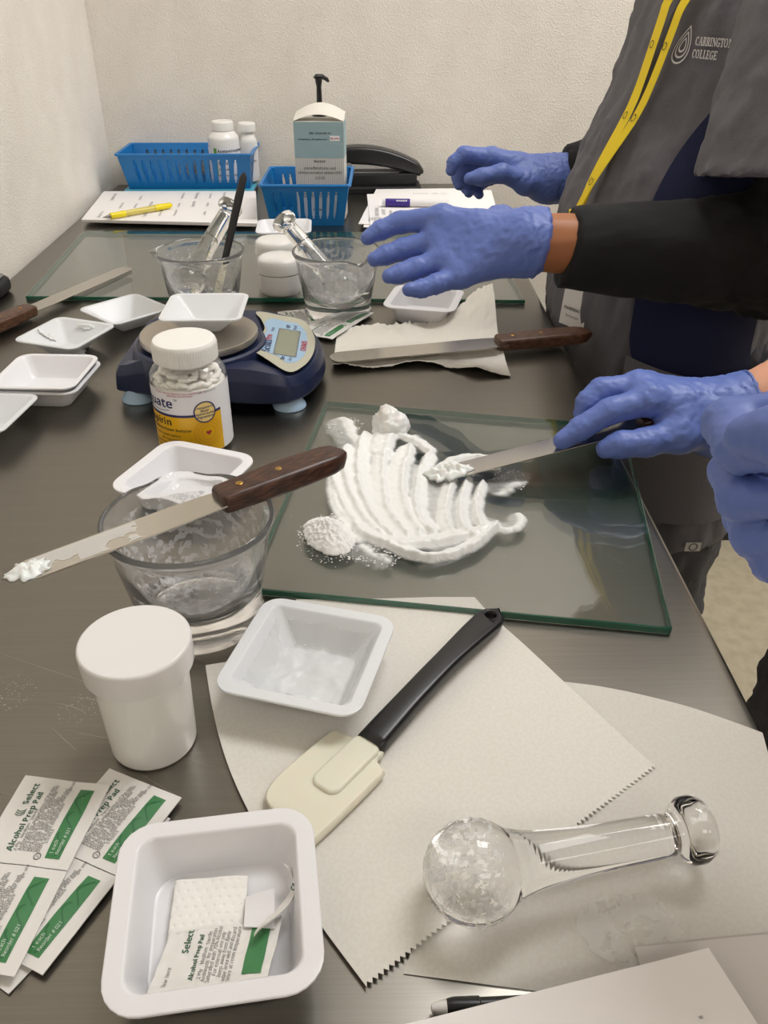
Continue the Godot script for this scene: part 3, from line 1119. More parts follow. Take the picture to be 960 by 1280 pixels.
	hole.material = M.black_plastic
	hole.position = Vector3(0.1345, 0.004, -0.0043)
	comb.add_child(hole)
	sc.add_child(comb, true)
	var grip := MB.new()
	grip.lathe([Vector2(0.0042, -0.0006), Vector2(0.0052, -0.0004), Vector2(0.0056, 0.0003), Vector2(0.0050, 0.0009), Vector2(0.0043, 0.0008), Vector2(0.0042, -0.0006)], 28)
	var gr := part(sc, "hole_rim", grip.mesh(), M.black_plastic)
	gr.position = Vector3(0.1345, 0.0078, -0.0043)

	# glass pestle lying on the parchment
	var pe := thing("glass_pestle", "clear glass pestle lying on parchment at the bottom right, ball end dusted white", "pestle", Vector3(0.0225, T + 0.0275, -0.2345), atan2(0.027, 0.118), "glass pestles")
	pe.rotation.z = -0.052
	part(pe, "rod", pestle_mesh(1.0, 64), M.clear_glass)
	part(pe, "powder_residue", clinging(func(u: float, s: float) -> Vector3:
		var a := lerpf(0.25, 1.95, s)
		var r := 0.02405
		return Vector3(0.0238 - cos(a) * r, sin(a) * r * cos(TAU * u), sin(a) * r * sin(TAU * u)), 260, 110, 230.0, 0.16, 3), M.powder_residue)
	part(pe, "powder_flecks", clinging(func(u: float, s: float) -> Vector3:
		var a := lerpf(0.4, 1.7, s)
		var r := 0.0242
		return Vector3(0.0238 - cos(a) * r, sin(a) * r * cos(TAU * u), sin(a) * r * sin(TAU * u)), 240, 90, 150.0, 0.34, 31), M.powder)
	# smear of powder on the parchment
	var sm := MB.new()
	var sn := noise(90, 3, FastNoiseLite.TYPE_SIMPLEX, 55)
	part(self, "powder_smear", clinging(func(u: float, s: float) -> Vector3:
		var a := TAU * u
		return Vector3(0.1195 + cos(a) * 0.026 * s, T + 0.0029, -0.225 + sin(a) * 0.018 * s), 90, 40, 90.0, -0.12, 12), M.powder_smear)
	var ps: Node = get_child(get_child_count() - 1)
	tag(ps, "faint smear of white powder on the lower parchment sheet", "powder")
	ps.set_meta("kind", "stuff")

func strip_at(near_left: Vector3, along: Vector2) -> Transform3D:
	# strip x runs along the given x/z direction; near_left is the near end, left side
	var d := Vector3(along.x, 0, along.y).normalized()
	var side := d.cross(Vector3.UP)
	return Transform3D(Basis(d, Vector3.UP, side), near_left + side * 0.0243)

func torn_print(pk: Node3D, top: Callable) -> void:
	var lift := func(q: Vector3) -> Vector3:
		return Vector3(q.x, top.call(q.x, q.z) + 0.0002 + q.y, q.z)
	# print runs across the packet: its baseline turned to the far side
	var turn := PI / 2 - 0.15
	var at := func(x: float, z: float) -> Transform3D:
		return lying(Vector3(x, 0.0001, z), turn)
	var bar := MB.new()
	patch(bar, 0.026, 0.0085, at.call(0.042, -0.001), lift, 8, 3)
	part(pk, "green_bar", bar.mesh(180, false), M.bar_green)
	var g := MB.new()
	letters(g, "Select", 0.0042, at.call(0.0115, -0.0095), "sans bold", 0, lift)
	letters(g, "Alcohol Prep Pad", 0.0029, at.call(0.016, -0.0005), "sans bold", 0, lift)
	part(pk, "green_lettering", g.mesh(180, false), M.ink_green)
	var f := MB.new()
	var lines := ["2 Ply   Medium   Sterile", "Antiseptic for preparation", "Saturated with 70% Alcohol", "For external use only", "keep away from flame", "wipe area well and discard", "Store at room temperature"]
	for k in lines.size():
		letters(f, lines[k], 0.0018, at.call(0.0195 + k * 0.0021, -0.001), "sans", 0, lift)
	letters(f, "Tear here", 0.0018, at.call(0.004, 0.008), "sans", 0, lift)
	part(pk, "small_lettering", f.mesh(180, false), M.ink_grey)

# ============================== the middle of the table ==============================
func spat_at(tip: Vector3, end: Vector3, roll := 0.0) -> Transform3D:
	var d := (end - tip).normalized()
	var side := d.cross(Vector3.UP).normalized()
	return Transform3D(Basis(d, side.cross(d), side) * Basis(Vector3.RIGHT, roll), tip)

func slab(label: String, corners: Array, h: float) -> void:
	var c := Vector2.ZERO
	for q in corners:
		c += q / 4.0
	var o := thing("glass_slab", label, "glass slab", Vector3(c.x, T, c.y), 0.0, "ointment slabs")
	var poly := PackedVector2Array()
	for k in 4:
		# clipped corners
		var a: Vector2 = corners[k] - c
		for e in [corners[(k + 3) % 4] - c, corners[(k + 1) % 4] - c]:
			poly.push_back(a + (e - a).normalized() * 0.0015)
	var area := 0.0
	for i in poly.size():
		area += poly[i].cross(poly[(i + 1) % poly.size()])
	if area > 0:
		poly.reverse()
	var b := MB.new()
	var tri := Geometry2D.triangulate_polygon(poly)
	for e in 2:
		var base := b.v.size()
		for q in poly:
			b.p(Vector3(q.x, h if e else 0.0006, q.y), q)
		for i in range(0, tri.size(), 3):
			var k: Array = [base + tri[i], base + tri[i + 1], base + tri[i + 2]]
			var up := (b.v[k[1]] - b.v[k[0]]).cross(b.v[k[2]] - b.v[k[0]]).y > 0
			if up == (e == 1):
				b.tri(k[0], k[1], k[2])
			else:
				b.tri(k[0], k[2], k[1])
	part(o, "plate", b.mesh(20, false), M.slab_glass)
	b = MB.new()
	var rings := []
	for s in [[0.0009, 0.0002], [0.0, 0.001], [0.0, h - 0.0009], [0.0009, h]]:
		var ring := PackedVector3Array()
		for q in MB.inset(poly, s[0]):
			ring.push_back(Vector3(q.x, s[1], q.y))
		rings.push_back(ring)
	b.loft(rings, false, false)
	part(o, "ground_edge", b.mesh(30), M.slab_glass_edge, "green ground edge")

func cream_smear() -> void:
	var x0 := -0.07
	var z0 := -0.80
	var cell := 0.00125
	var nx := 184
	var nz := 248
	var hf := PackedFloat32Array()
	hf.resize(nx * nz)
	var n := noise(140, 3, FastNoiseLite.TYPE_SIMPLEX, 17)
	var n2 := noise(420, 2, FastNoiseLite.TYPE_SIMPLEX, 18)
	# [points, half width, body height, ridge height, ridge side, ragged]
	var strokes := [
		[[Vector2(-0.033, -0.748), Vector2(-0.0255, -0.712), Vector2(-0.014, -0.688), Vector2(-0.006, -0.672)], 0.013, 0.00045, 0.0022, -1.0, 0.45],
		[[Vector2(-0.0354, -0.662), Vector2(-0.0295, -0.628), Vector2(-0.0155, -0.575), Vector2(0.003, -0.5426)], 0.0052, 0.0016, 0.0028, 1.0, 0.25],
		[[Vector2(-0.0215, -0.692), Vector2(-0.0205, -0.640), Vector2(-0.0075, -0.5814), Vector2(0.010, -0.5436)], 0.0056, 0.0022, 0.0034, 1.0, 0.15],
		[[Vector2(-0.004, -0.716), Vector2(-0.0089, -0.652), Vector2(-0.0006, -0.5873), Vector2(0.018, -0.5409)], 0.0062, 0.0026, 0.0036, 1.0, 0.12],
		[[Vector2(0.0133, -0.7085), Vector2(0.0062, -0.6454), Vector2(0.0098, -0.5775), Vector2(0.0268, -0.5372)], 0.0062, 0.0028, 0.0036, -1.0, 0.1],
		[[Vector2(0.034, -0.6907), Vector2(0.0216, -0.6341), Vector2(0.0239, -0.5735), Vector2(0.0351, -0.5403)], 0.0088, 0.0030, 0.0034, -1.0, 0.1],
		[[Vector2(0.0554, -0.6752), Vector2(0.0423, -0.6243), Vector2(0.0393, -0.5729), Vector2(0.0485, -0.546)], 0.0056, 0.0030, 0.0036, 1.0, 0.1],
		[[Vector2(0.0709, -0.6371), Vector2(0.0604, -0.5948), Vector2(0.0572, -0.5609), Vector2(0.0637, -0.5375)], 0.0042, 0.0032, 0.0036, -1.0, 0.1],
		[[Vector2(0.0849, -0.6301), Vector2(0.0745, -0.5883), Vector2(0.0733, -0.5556), Vector2(0.0806, -0.5391)], 0.0038, 0.003, 0.0036, 1.0, 0.1],
		[[Vector2(0.096, -0.622), Vector2(0.0875, -0.5883), Vector2(0.0873, -0.5586), Vector2(0.0926, -0.5491)], 0.0038, 0.003, 0.0034, 1.0, 0.1],
		[[Vector2(-0.0135, -0.560), Vector2(0.0102, -0.536), Vector2(0.046, -0.5358), Vector2(0.0928, -0.5526)], 0.0068, 0.0034, 0.0028, 1.0, 0.15],
		[[Vector2(0.012, -0.530), Vector2(0.0429, -0.5146), Vector2(0.0737, -0.5279), Vector2(0.0995, -0.5603)], 0.0048, 0.0034, 0.0036, 1.0, 0.15],
		[[Vector2(0.0565, -0.6428), Vector2(0.0756, -0.6632), Vector2(0.0972, -0.6669), Vector2(0.1135, -0.6570)], 0.0055, 0.003, 0.0032, 1.0, 0.2],
		[[Vector2(0.062, -0.638), Vector2(0.080, -0.650), Vector2(0.098, -0.652), Vector2(0.112, -0.646)], 0.0035, 0.002, 0.0022, 1.0, 0.2],
		[[Vector2(0.100, -0.606), Vector2(0.112, -0.622), Vector2(0.124, -0.630), Vector2(0.134, -0.626)], 0.013, 0.0003, 0.0007, 1.0, 0.35],
		[[Vector2(0.0903, -0.5668), Vector2(0.1018, -0.5545), Vector2(0.113, -0.5575), Vector2(0.1165, -0.5735)], 0.0065, 0.0005, 0.0026, 1.0, 0.1],
		[[Vector2(-0.033, -0.650), Vector2(-0.0345, -0.614), Vector2(-0.028, -0.579), Vector2(-0.012, -0.552)], 0.0035, 0.0012, 0.0018, -1.0, 0.4],
		[[Vector2(-0.034, -0.572), Vector2(-0.022, -0.551), Vector2(-0.008, -0.537), Vector2(0.008, -0.527)], 0.009, 0.0003, 0.0011, -1.0, 1.0],
		[[Vector2(-0.022, -0.545), Vector2(-0.012, -0.525), Vector2(0.0, -0.513), Vector2(0.012, -0.506)], 0.010, 0.0003, 0.0011, -1.0, 1.05],
		[[Vector2(-0.004, -0.665), Vector2(0.02, -0.62), Vector2(0.05, -0.58), Vector2(0.085, -0.57)], 0.036, 0.0007, 0.0, 1.0, 0.1],
		[[Vector2(-0.018, -0.62), Vector2(0.01, -0.57), Vector2(0.04, -0.55), Vector2(0.07, -0.55)], 0.026, 0.0007, 0.0, 1.0, 0.1],
		[[Vector2(-0.012, -0.70), Vector2(0.0, -0.665), Vector2(0.022, -0.64), Vector2(0.045, -0.645)], 0.021, 0.0007, 0.0, 1.0, 0.1],
		[[Vector2(0.018, -0.728), Vector2(0.012, -0.705), Vector2(0.009, -0.69), Vector2(0.008, -0.67)], 0.0105, 0.0046, 0.002, -1.0, 0.1],
		[[Vector2(0.024, -0.715), Vector2(0.036, -0.704), Vector2(0.046, -0.694), Vector2(0.056, -0.676)], 0.0052, 0.0026, 0.0026, 1.0, 0.15],
		[[Vector2(0.041, -0.712), Vector2(0.045, -0.703), Vector2(0.049, -0.696), Vector2(0.051, -0.688)], 0.003, 0.0006, 0.001, 1.0, 0.2],
	]
	for s in strokes:
		var path := curve(s[0], 260)
		var hw: float = s[1] * 1.04
		for i in path.size():
			var a: Vector2 = path[maxi(i - 1, 0)]
			var b: Vector2 = path[mini(i + 1, path.size() - 1)]
			var d := (b - a).normalized()
			var side := Vector2(-d.y, d.x)
			var along := float(i) / (path.size() - 1)
			var w := hw * sqrt(clampf(minf(along, 1 - along) * 9.0, 0.05, 1)) * (1.0 + 0.25 * n.get_noise_2d(along * 0.05, hw * 30.0))
			var m := int(w / cell * 2.2) + 1
			for j in range(-m, m + 1):
				var t := float(j) / m
				var q: Vector2 = path[i] + side * w * t
				var cx := int((q.x - x0) / cell)
				var cz := int((q.y - z0) / cell)
				if cx < 1 or cz < 1 or cx >= nx - 1 or cz >= nz - 1:
					continue
				var rag: float = s[5]
				var gn := n.get_noise_2d(q.x, q.y)
				if rag > 0.3 and absf(t) > 0.2 and n2.get_noise_2d(q.x * 0.6, q.y * 0.6) > 0.55 - rag * 0.6:
					continue
				var h: float = s[2] * sqrt(maxf(0, 1 - pow(absf(t), 3))) * (1.0 + 0.25 * gn) + s[3] * exp(-pow((t - 0.62 * s[4]) / 0.26, 2)) * (1.0 + 0.5 * gn)
				h *= 1.0 + 0.1 * n2.get_noise_2d(q.x, q.y)
				var k := cz * nx + cx
				hf[k] = maxf(hf[k], h)
	for pass_no in 2:
		var old := hf.duplicate()
		for z in range(1, nz - 1):
			for x in range(1, nx - 1):
				var k := z * nx + x
				hf[k] = old[k] * 0.4 + 0.1 * (old[k - 1] + old[k + 1] + old[k - nx] + old[k + nx]) + 0.05 * (old[k - nx - 1] + old[k - nx + 1] + old[k + nx - 1] + old[k + nx + 1])
	var base := T + 0.0067
	var o := thing("cream_smear", "white ointment worked into curved ridges across the near glass slab", "ointment", Vector3(0.03, base, -0.6))
	# one skin of ointment: where it is wiped thin the slab shows through it
	var b := MB.new()
	var ids := {}
	for z in nz - 1:
		for x in nx - 1:
			var k := z * nx + x
			if maxf(maxf(hf[k], hf[k + 1]), maxf(hf[k + nx], hf[k + nx + 1])) < 0.00006:
				continue
			var q := []
			for e in [k, k + nx, k + nx + 1, k + 1]:
				if not ids.has(e):
					b.tint = Color(1, 1, 1, clampf(hf[e] / 0.0012, 0.0, 1.0))
					ids[e] = b.p(Vector3(x0 + (e % nx) * cell - 0.03, hf[e] + 0.00006, z0 + (e / nx) * cell + 0.6))
				q.push_back(ids[e])
			b.quad(q[0], q[1], q[2], q[3])
	part(o, "ridges", b.mesh(180, false), M.cream_spread)

func middle_things() -> void:
	var rng := RandomNumberGenerator.new()
	rng.seed = 11
	slab("near glass slab with green edges, spread with white ointment", [Vector2(-0.0473, -0.791), Vector2(0.2436, -0.7308), Vector2(0.2005, -0.4326), Vector2(-0.0914, -0.4816)], 0.0065)
	cream_smear()
	# lump of cream at the far end of the smear
	var lump := thing("cream_lump", "lump of stiff white ointment standing at the far end of the smear", "ointment", Vector3(0.019, T + 0.0067, -0.722), 0.3)
	var lm := MB.new()
	var ln := noise(55, 3, FastNoiseLite.TYPE_SIMPLEX, 23)
	var rings := []
	for i in 22:
		var s := i / 21.0
		var ring := PackedVector3Array()
		for j in 40:
			var a := TAU * j / 40
			var r := 0.0175 * sqrt(maxf(0.0, 1 - pow(s, 2.4))) * (1 - 0.12 * s) + 0.0001
			var d := Vector3(cos(a) * r * 0.95, 0.024 * s, -sin(a) * r * 0.85)
			var k := 1.0 + 0.28 * ln.get_noise_3dv(d + Vector3(0.2, 0, 0)) + 0.1 * absf(ln.get_noise_3dv(d * 2.6))
			ring.push_back(Vector3(d.x * k - 0.004 * s, d.y * k if i > 0 else -0.0003, d.z * k))
		rings.push_back(ring)
	lm.loft(rings)
	part(lump, "lump", lm.mesh(180), M.cream)
	var pile := part(self, "powder_pile", mound(0.0185, 0.0275, 0.0135, 4, 0.1, 90, 34, 260.0, 0.8), M.powder)
	pile.position = Vector3(-0.0345, T + 0.0067, -0.5445)
	pile.rotation.y = 0.5
	tag(pile, "small heap of white powder at the left edge of the ointment", "powder")
	pile.set_meta("kind", "stuff")
	var cb := MB.new()
	crumbs(cb, 300, Vector3(-0.034, T + 0.0069, -0.543), 0.026, 0.034, 0.0011, rng)
	crumbs(cb, 240, Vector3(0.002, T + 0.0069, -0.526), 0.032, 0.022, 0.0015, rng)
	crumbs(cb, 90, Vector3(-0.026, T + 0.0069, -0.735), 0.018, 0.018, 0.0013, rng)
	crumbs(cb, 60, Vector3(0.12, T + 0.0069, -0.63), 0.016, 0.02, 0.0012, rng)
	crumbs(cb, 40, Vector3(0.03, T + 0.0069, -0.6), 0.11, 0.12, 0.0007, rng)
	var cr := part(self, "powder_crumbs", cb.mesh(60, false), M.powder)
	tag(cr, "loose crumbs of white powder scattered over the near glass slab", "powder")
	cr.set_meta("kind", "stuff")
	cb = MB.new()
	crumbs(cb, 160, Vector3(-0.232, T + 0.0001, -0.385), 0.022, 0.017, 0.0004, rng)
	crumbs(cb, 60, Vector3(-0.18, T + 0.0001, -0.37), 0.012, 0.014, 0.0004, rng)
	cr = part(self, "powder_specks", cb.mesh(60, false), M.powder)
	tag(cr, "white powder specks on the bare steel left of the tall jar", "powder")
	cr.set_meta("kind", "stuff")

	# near mortar with a spatula across its rim, and a weigh boat behind it
	var mo := mortar("near glass mortar with a spatula lying across its rim", Vector3(-0.1195, T, -0.4595), deg_to_rad(108), 96)
	mo.get_child(0).set_meta("label", "thick clear glass bowl with pouring lip")
	var inner: Callable = mo.get_meta("_inner")
	part(mo, "powder_residue", clinging(inner, 300, 120, 120.0, 0.12, 9), M.powder_residue)
	part(mo, "powder_haze", clinging(inner, 120, 60, 30.0, -0.1, 19), M.powder_haze)
	mo.remove_meta("_inner")
	var sp := spatula("wooden-handled spatula lying across the near mortar, ointment on its tip", spat_at(Vector3(-0.2055, T + 0.0862, -0.3915), Vector3(-0.0255, T + 0.0885, -0.5245)), 0.231, 0.1, 0.0235, M.rosewood, 2, 0.011)
	sp.set_meta("group", "wooden-handled spatulas")
	var tip := mound(0.0135, 0.0085, 0.0042, 31, 0.4, 36, 12, 120.0, 0.6)
	var dab := part(sp, "ointment", tip, M.cream)
	dab.position = Vector3(0.008, 0.0005, 0.001)
	part(sp, "ointment_film", clinging(func(u: float, s: float) -> Vector3: return Vector3(0.012 + 0.07 * u, 0.0009, (s - 0.5) * 0.019), 120, 36, 26.0, -0.05, 8), M.ointment_clear)
	var bb := boat("white weigh boat leaning behind the near glass mortar", Vector3(-0.157, T + 0.001, -0.616), -0.38, "square")

	# tablet bottle
	tablet_bottle(Vector3(-0.1665, T, -0.717), rng)
	scale()
	boat("white weigh boat standing on the steel pan of the balance", Vector3(-0.1735, T + 0.0592, -0.8635), 0.01, "pyramid")

	# boats at the left
	boat("lower weigh boat of the nested pair at the left edge", Vector3(-0.3365, T, -0.8235), -0.08, "deep")
	var up := boat("upper weigh boat of the nested pair at the left edge", Vector3(-0.338, T + 0.0055, -0.8235), -0.06, "deep")
	up.rotation.z = 0.0
	boat("weigh boat cut off by the left edge, nearest in the left row", Vector3(-0.3755, T, -0.7405), -0.12, "pyramid")
	var bc := boat("weigh boat with scraps of cream, beside the left wooden spatula handle", Vector3(-0.3555, T, -0.9475), -0.36, "pyramid")
	var m1 := part(bc, "cream_scrap", mound(0.016, 0.008, 0.004, 5, 0.5, 30, 10, 150.0), M.cream)
	m1.position = Vector3(0.012, 0.0012, 0.006)
	m1 = part(bc, "cream_scrap", mound(0.011, 0.004, 0.003, 6, 0.5, 30, 10, 150.0), M.cream)
	m1.position = Vector3(-0.028, 0.014, 0.0)
	m1.rotation = Vector3(0.0, 0.5, -0.7)
	m1 = part(bc, "cream_scrap", mound(0.012, 0.004, 0.003, 8, 0.5, 30, 10, 150.0), M.cream)
	m1.position = Vector3(0.004, 0.018, -0.0325)
	m1.rotation = Vector3(0.6, 0.2, 0)
	var bp := boat("weigh boat with white powder, between the left spatula and the balance", Vector3(-0.306, T, -1.0285), 0.8, "pyramid")
	m1 = part(bp, "powder", mound(0.014, 0.012, 0.005, 9, 0.3, 30, 10, 150.0), M.powder)
	m1.position = Vector3(0.0, 0.0008, 0.004)
	m1.set_meta("kind", "stuff")
	var sl := spatula("left-edge spatula, blade resting on the far slab, dark wooden handle cut off by the view", spat_at(Vector3(-0.3545, T + 0.0085, -1.243), Vector3(-0.4805, T + 0.0115, -0.955)), 0.315, 0.115, 0.026, M.walnut, 3, 0.0118)
	sl.set_meta("group", "wooden-handled spatulas")
	# torn paper under a spatula
	var tn := noise(14, 3, FastNoiseLite.TYPE_SIMPLEX, 61)
	var tb := MB.new()
	tb.slabsheet(70, 50, func(u: float, s: float) -> Vector3:
		var q := Vector2(-0.0435, -0.884).lerp(Vector2(0.1525, -0.862), u).lerp(Vector2(-0.042, -1.005).lerp(Vector2(0.155, -1.033), u), s)
		q.y += 0.006 * sin(u * 9.0) * (1 - s) + 0.0022 * tn.get_noise_2d(u * 8.0, s * 0.5) - 0.012 * (1 - s) * sin(PI * u)
		q.y -= 0.03 * s * smoothstep(0.55, 1.0, u) * smoothstep(0.55, 1.0, u)
		var y := 0.001 + 0.0035 * maxf(0, tn.get_noise_2d(q.x, q.y) + 0.25) + 0.034 * smoothstep(0.5, 1.0, s) * smoothstep(0.55, 1.0, u) + 0.006 * smoothstep(0.12, 0.0, s) * (0.6 + 0.4 * sin(u * 17.0))
		y += 0.003 * smoothstep(0.9, 1.0, s) * (1 + tn.get_noise_2d(q.x * 12, 3.0))
		return Vector3(q.x, T + y, q.y), 0.0003)
	var tp := part(self, "torn_tissue", tb.mesh(60), M.white_tissue)
	tag(tp, "torn white tissue sheet with an upturned corner, lying under the long spatula", "tissue")
	var st := spatula("long spatula lying on torn white tissue, handle hanging over the table edge", spat_at(Vector3(-0.047, T + 0.0095, -0.8945), Vector3(0.2605, T + 0.0125, -0.957)), 0.314, 0.117, 0.032, M.walnut, 2, 0.0125)
	st.set_meta("group", "wooden-handled spatulas")

func tablet_bottle(at: Vector3, rng: RandomNumberGenerator) -> void:
	var R := 0.0345
	var o := thing("tablet_bottle", "clear bottle of white tablets with a yellow and white label and ribbed white cap", "bottle", at)
	var outer := [Vector2(0, 0.0008), Vector2(R - 0.004, 0.0004), Vector2(R - 0.0015, 0.0012), Vector2(R, 0.004), Vector2(R, 0.068), Vector2(R - 0.0008, 0.0735), Vector2(R - 0.004, 0.0785), Vector2(R - 0.0075, 0.0815), Vector2(0.0252, 0.083), Vector2(0.0248, 0.0835)]
	var b := MB.new()
	b.lathe(outer, 64)
	part(o, "body", b.mesh(50, false), M.clear_plastic)
	b = MB.new()
	b.lathe([Vector2(0.0248, 0.0828), Vector2(0.0252, 0.083), Vector2(0.0258, 0.0836), Vector2(0.0258, 0.0846), Vector2(0.0248, 0.085)], 48)
	part(o, "neck_ring", b.mesh(50, false), M.white_plastic)
	# ribbed cap
	b = MB.new()
	var rings := []
	var prof := [[0.0266, 0.0848], [0.0279, 0.085], [0.0285, 0.0858], [0.0285, 0.0985], [0.028, 0.1012], [0.0268, 0.1028], [0.024, 0.1034], [0.0235, 0.1032], [0.012, 0.1032]]
	for q in prof:
		var ring := PackedVector3Array()
		for j in 240:
			var a := TAU * j / 240
			var rib := 0.00045 if (j % 3 == 0 and q[1] > 0.0855 and q[1] < 0.1) else 0.0
			ring.push_back(Vector3(cos(a) * (q[0] + rib), q[1], -sin(a) * (q[0] + rib)))
		rings.push_back(ring)
	b.loft(rings)
	part(o, "cap", b.mesh(35), M.white_cap)
	# label wraps the front: x runs round the bottle, measured from the direction of phi0
	var phi0 := 0.226
	var bend := func(q: Vector3) -> Vector3:
		var r := R + 0.0003 + q.z
		var a := phi0 + q.x / R
		return Vector3(sin(a) * r, q.y, cos(a) * r)
	var flat := func(x: float, y: float, lift: float) -> Transform3D:
		return Transform3D(Basis(), Vector3(x, y, lift))
	b = MB.new()
	patch(b, R * 4.4, 0.062, flat.call(-R * 0.75, 0.035, 0.0), bend, 60, 2)
	part(o, "label", b.mesh(180, false), M.label_white)
	var lb: Node = o.get_child(o.get_child_count() - 1)
	b = MB.new()
	patch(b, R * 2.4, 0.0385, flat.call(R * 0.77 - R * 1.2, 0.0235, 0.00012), bend, 40, 2)
	part(lb, "yellow_field", b.mesh(180, false), M.label_yellow)
	b = MB.new()
	b.sheet(40, 1, func(u: float, s: float) -> Vector3:
		var x := lerpf(-R * 1.6, R * 0.77, u)
		return bend.call(Vector3(x, 0.0427 + s * 0.0024 - 0.0012 * sin(PI * u), 0.0002)))
	part(lb, "navy_band", b.mesh(180, false), M.ink_navy)
	var disc := func(cx: float, cy: float, r0: float, r1: float, lift: float) -> ArrayMesh:
		var d := MB.new()
		d.sheet(40, 3, func(u: float, s: float) -> Vector3:
			var r := lerpf(r1, r0, s)
			return bend.call(Vector3(cx + cos(TAU * u) * r, cy + sin(TAU * u) * r, lift)))
		return d.mesh(180, false)
	part(lb, "badge", disc.call(R * 0.3, 0.0452, 0.0, 0.0104, 0.00026), M.label_pale)
	part(lb, "badge_ring", disc.call(R * 0.3, 0.0452, 0.0092, 0.0104, 0.00036), M.ink_navy)
	for k in 3:
		part(lb, "gold_ring", disc.call(R * 0.34, 0.0245, 0.0062 + 0.003 * k, 0.0074 + 0.003 * k, 0.0002), M.label_gold)
	var bt := MB.new()
	var words := ["Compare to", "Bayer", "Aspirin Active", "Ingredient"]
	for k in 4:
		letters(bt, words[k], 0.0031, flat.call(R * 0.3, 0.0498 - 0.003 * k, 0.0004), "sans bold", 0, bend)
	part(lb, "badge_lettering", bt.mesh(180, false), M.ink_navy)
	bt = MB.new()
	letters(bt, "equate", 0.0125, flat.call(-R * 0.5, 0.0545, 0.0002), "sans bold", 1, bend)
	letters(bt, "TM", 0.002, flat.call(-R * 0.47, 0.0585, 0.0002), "sans", -1, bend)
	bt.sheet(16, 1, func(u: float, s: float) -> Vector3: return bend.call(Vector3(lerpf(-R * 1.3, -R * 0.62, u), 0.0478 - 0.0012 * sin(PI * u) + s * 0.0005, 0.0002)))
	part(lb, "navy_lettering", bt.mesh(180, false), M.ink_navy)
	bt = MB.new()
	letters(bt, "Aspirin", 0.0095, flat.call(-R * 0.6, 0.0362, 0.0003), "sans bold", 1, bend)
	letters(bt, "Pain Reliever/Fever Reducer", 0.0037, flat.call(-R * 0.1, 0.0285, 0.0003), "sans bold", 1, bend)
	var small := ["Compare coated tablets", "325 mg tablets", "See new warnings or other", "information before use", "500 coated tablets"]
	for k in 5:
		letters(bt, small[k], 0.0033, flat.call(-R * 0.4, 0.0228 - 0.0042 * k, 0.0003), "sans", 1, bend)
	part(lb, "black_lettering", bt.mesh(180, false), M.ink_black)
	bt = MB.new()
	letters(bt, "DO NOT USE IF PRINTED SEAL UNDER CAP IS", 0.0021, flat.call(-R * 0.32, 0.0645, 0.0002), "sans", 0, bend)
	letters(bt, "BROKEN OR MISSING", 0.0021, flat.call(-R * 0.3, 0.0622, 0.0002), "sans", 0, bend)
	# heart
	var heart := MB.new()
	heart.sheet(40, 3, func(u: float, s: float) -> Vector3:
		var a := TAU * u
		var x := 0.00016 * 16 * pow(sin(a), 3)
		var y := 0.00016 * (13 * cos(a) - 5 * cos(2 * a) - 2 * cos(3 * a) - cos(4 * a))
		return bend.call(Vector3(R * 0.34 - x * (1 - s), 0.0245 + y * (1 - s), 0.00035)))
	part(lb, "heart", heart.mesh(180, false), M.ink_red)
	part(lb, "red_lettering", bt.mesh(180, false), M.ink_red)
	bt = MB.new()
	letters(bt, "NDC 49035-01-9", 0.002, flat.call(R * 0.42, 0.0642, 0.0002), "sans", 0, bend)
	part(lb, "grey_lettering", bt.mesh(180, false), M.ink_grey)
	# contents: a filler below, single tablets on top
	b = MB.new()
	b.lathe([Vector2(0, 0.003), Vector2(R - 0.003, 0.003), Vector2(R - 0.0016, 0.006), Vector2(R - 0.0016, 0.062), Vector2(R - 0.006, 0.066), Vector2(0, 0.068)], 32)
	part(o, "tablet_fill", b.mesh(50), M.tablet).set_meta("kind", "stuff")
	var tm := MB.new()
	var path := []
	var rad := []
	for i in 9:
		var s := -1.0 + i / 4.0
		path.push_back(Vector3(s * 0.0062, 0, 0))
		var r := sqrt(maxf(0.02, 1 - pow(absf(s), 3.0)))
		rad.push_back(Vector2(0.0034, 0.0026) * r)
	tm.tube(path, rad, 12)
	var tmesh := tm.mesh(180)
	for k in 54:
		var t := MeshInstance3D.new()
		t.name = "tablet"
		t.mesh = tmesh
		t.material_override = M.tablet
		add_child(t, true)
		var a := k * 2.39996
		var ring := k < 30
		var r := 0.0268 if ring else 0.0225 * sqrt((k - 30) / 24.0)
		t.position = at + Vector3(cos(a) * r, (0.0655 + 0.0045 * rng.randf()) if ring else (0.0705 + 0.0035 * rng.randf()), sin(a) * r)
		t.rotation = Vector3(rng.randf_range(-0.5, 0.5), rng.randf() * TAU if not ring else -a + PI / 2 + rng.randf_range(-0.4, 0.4), rng.randf_range(-0.35, 0.35))
		tag(t, "white oval tablet in the heap under the bottle's clear shoulder", "tablet", "tablets in the clear bottle")

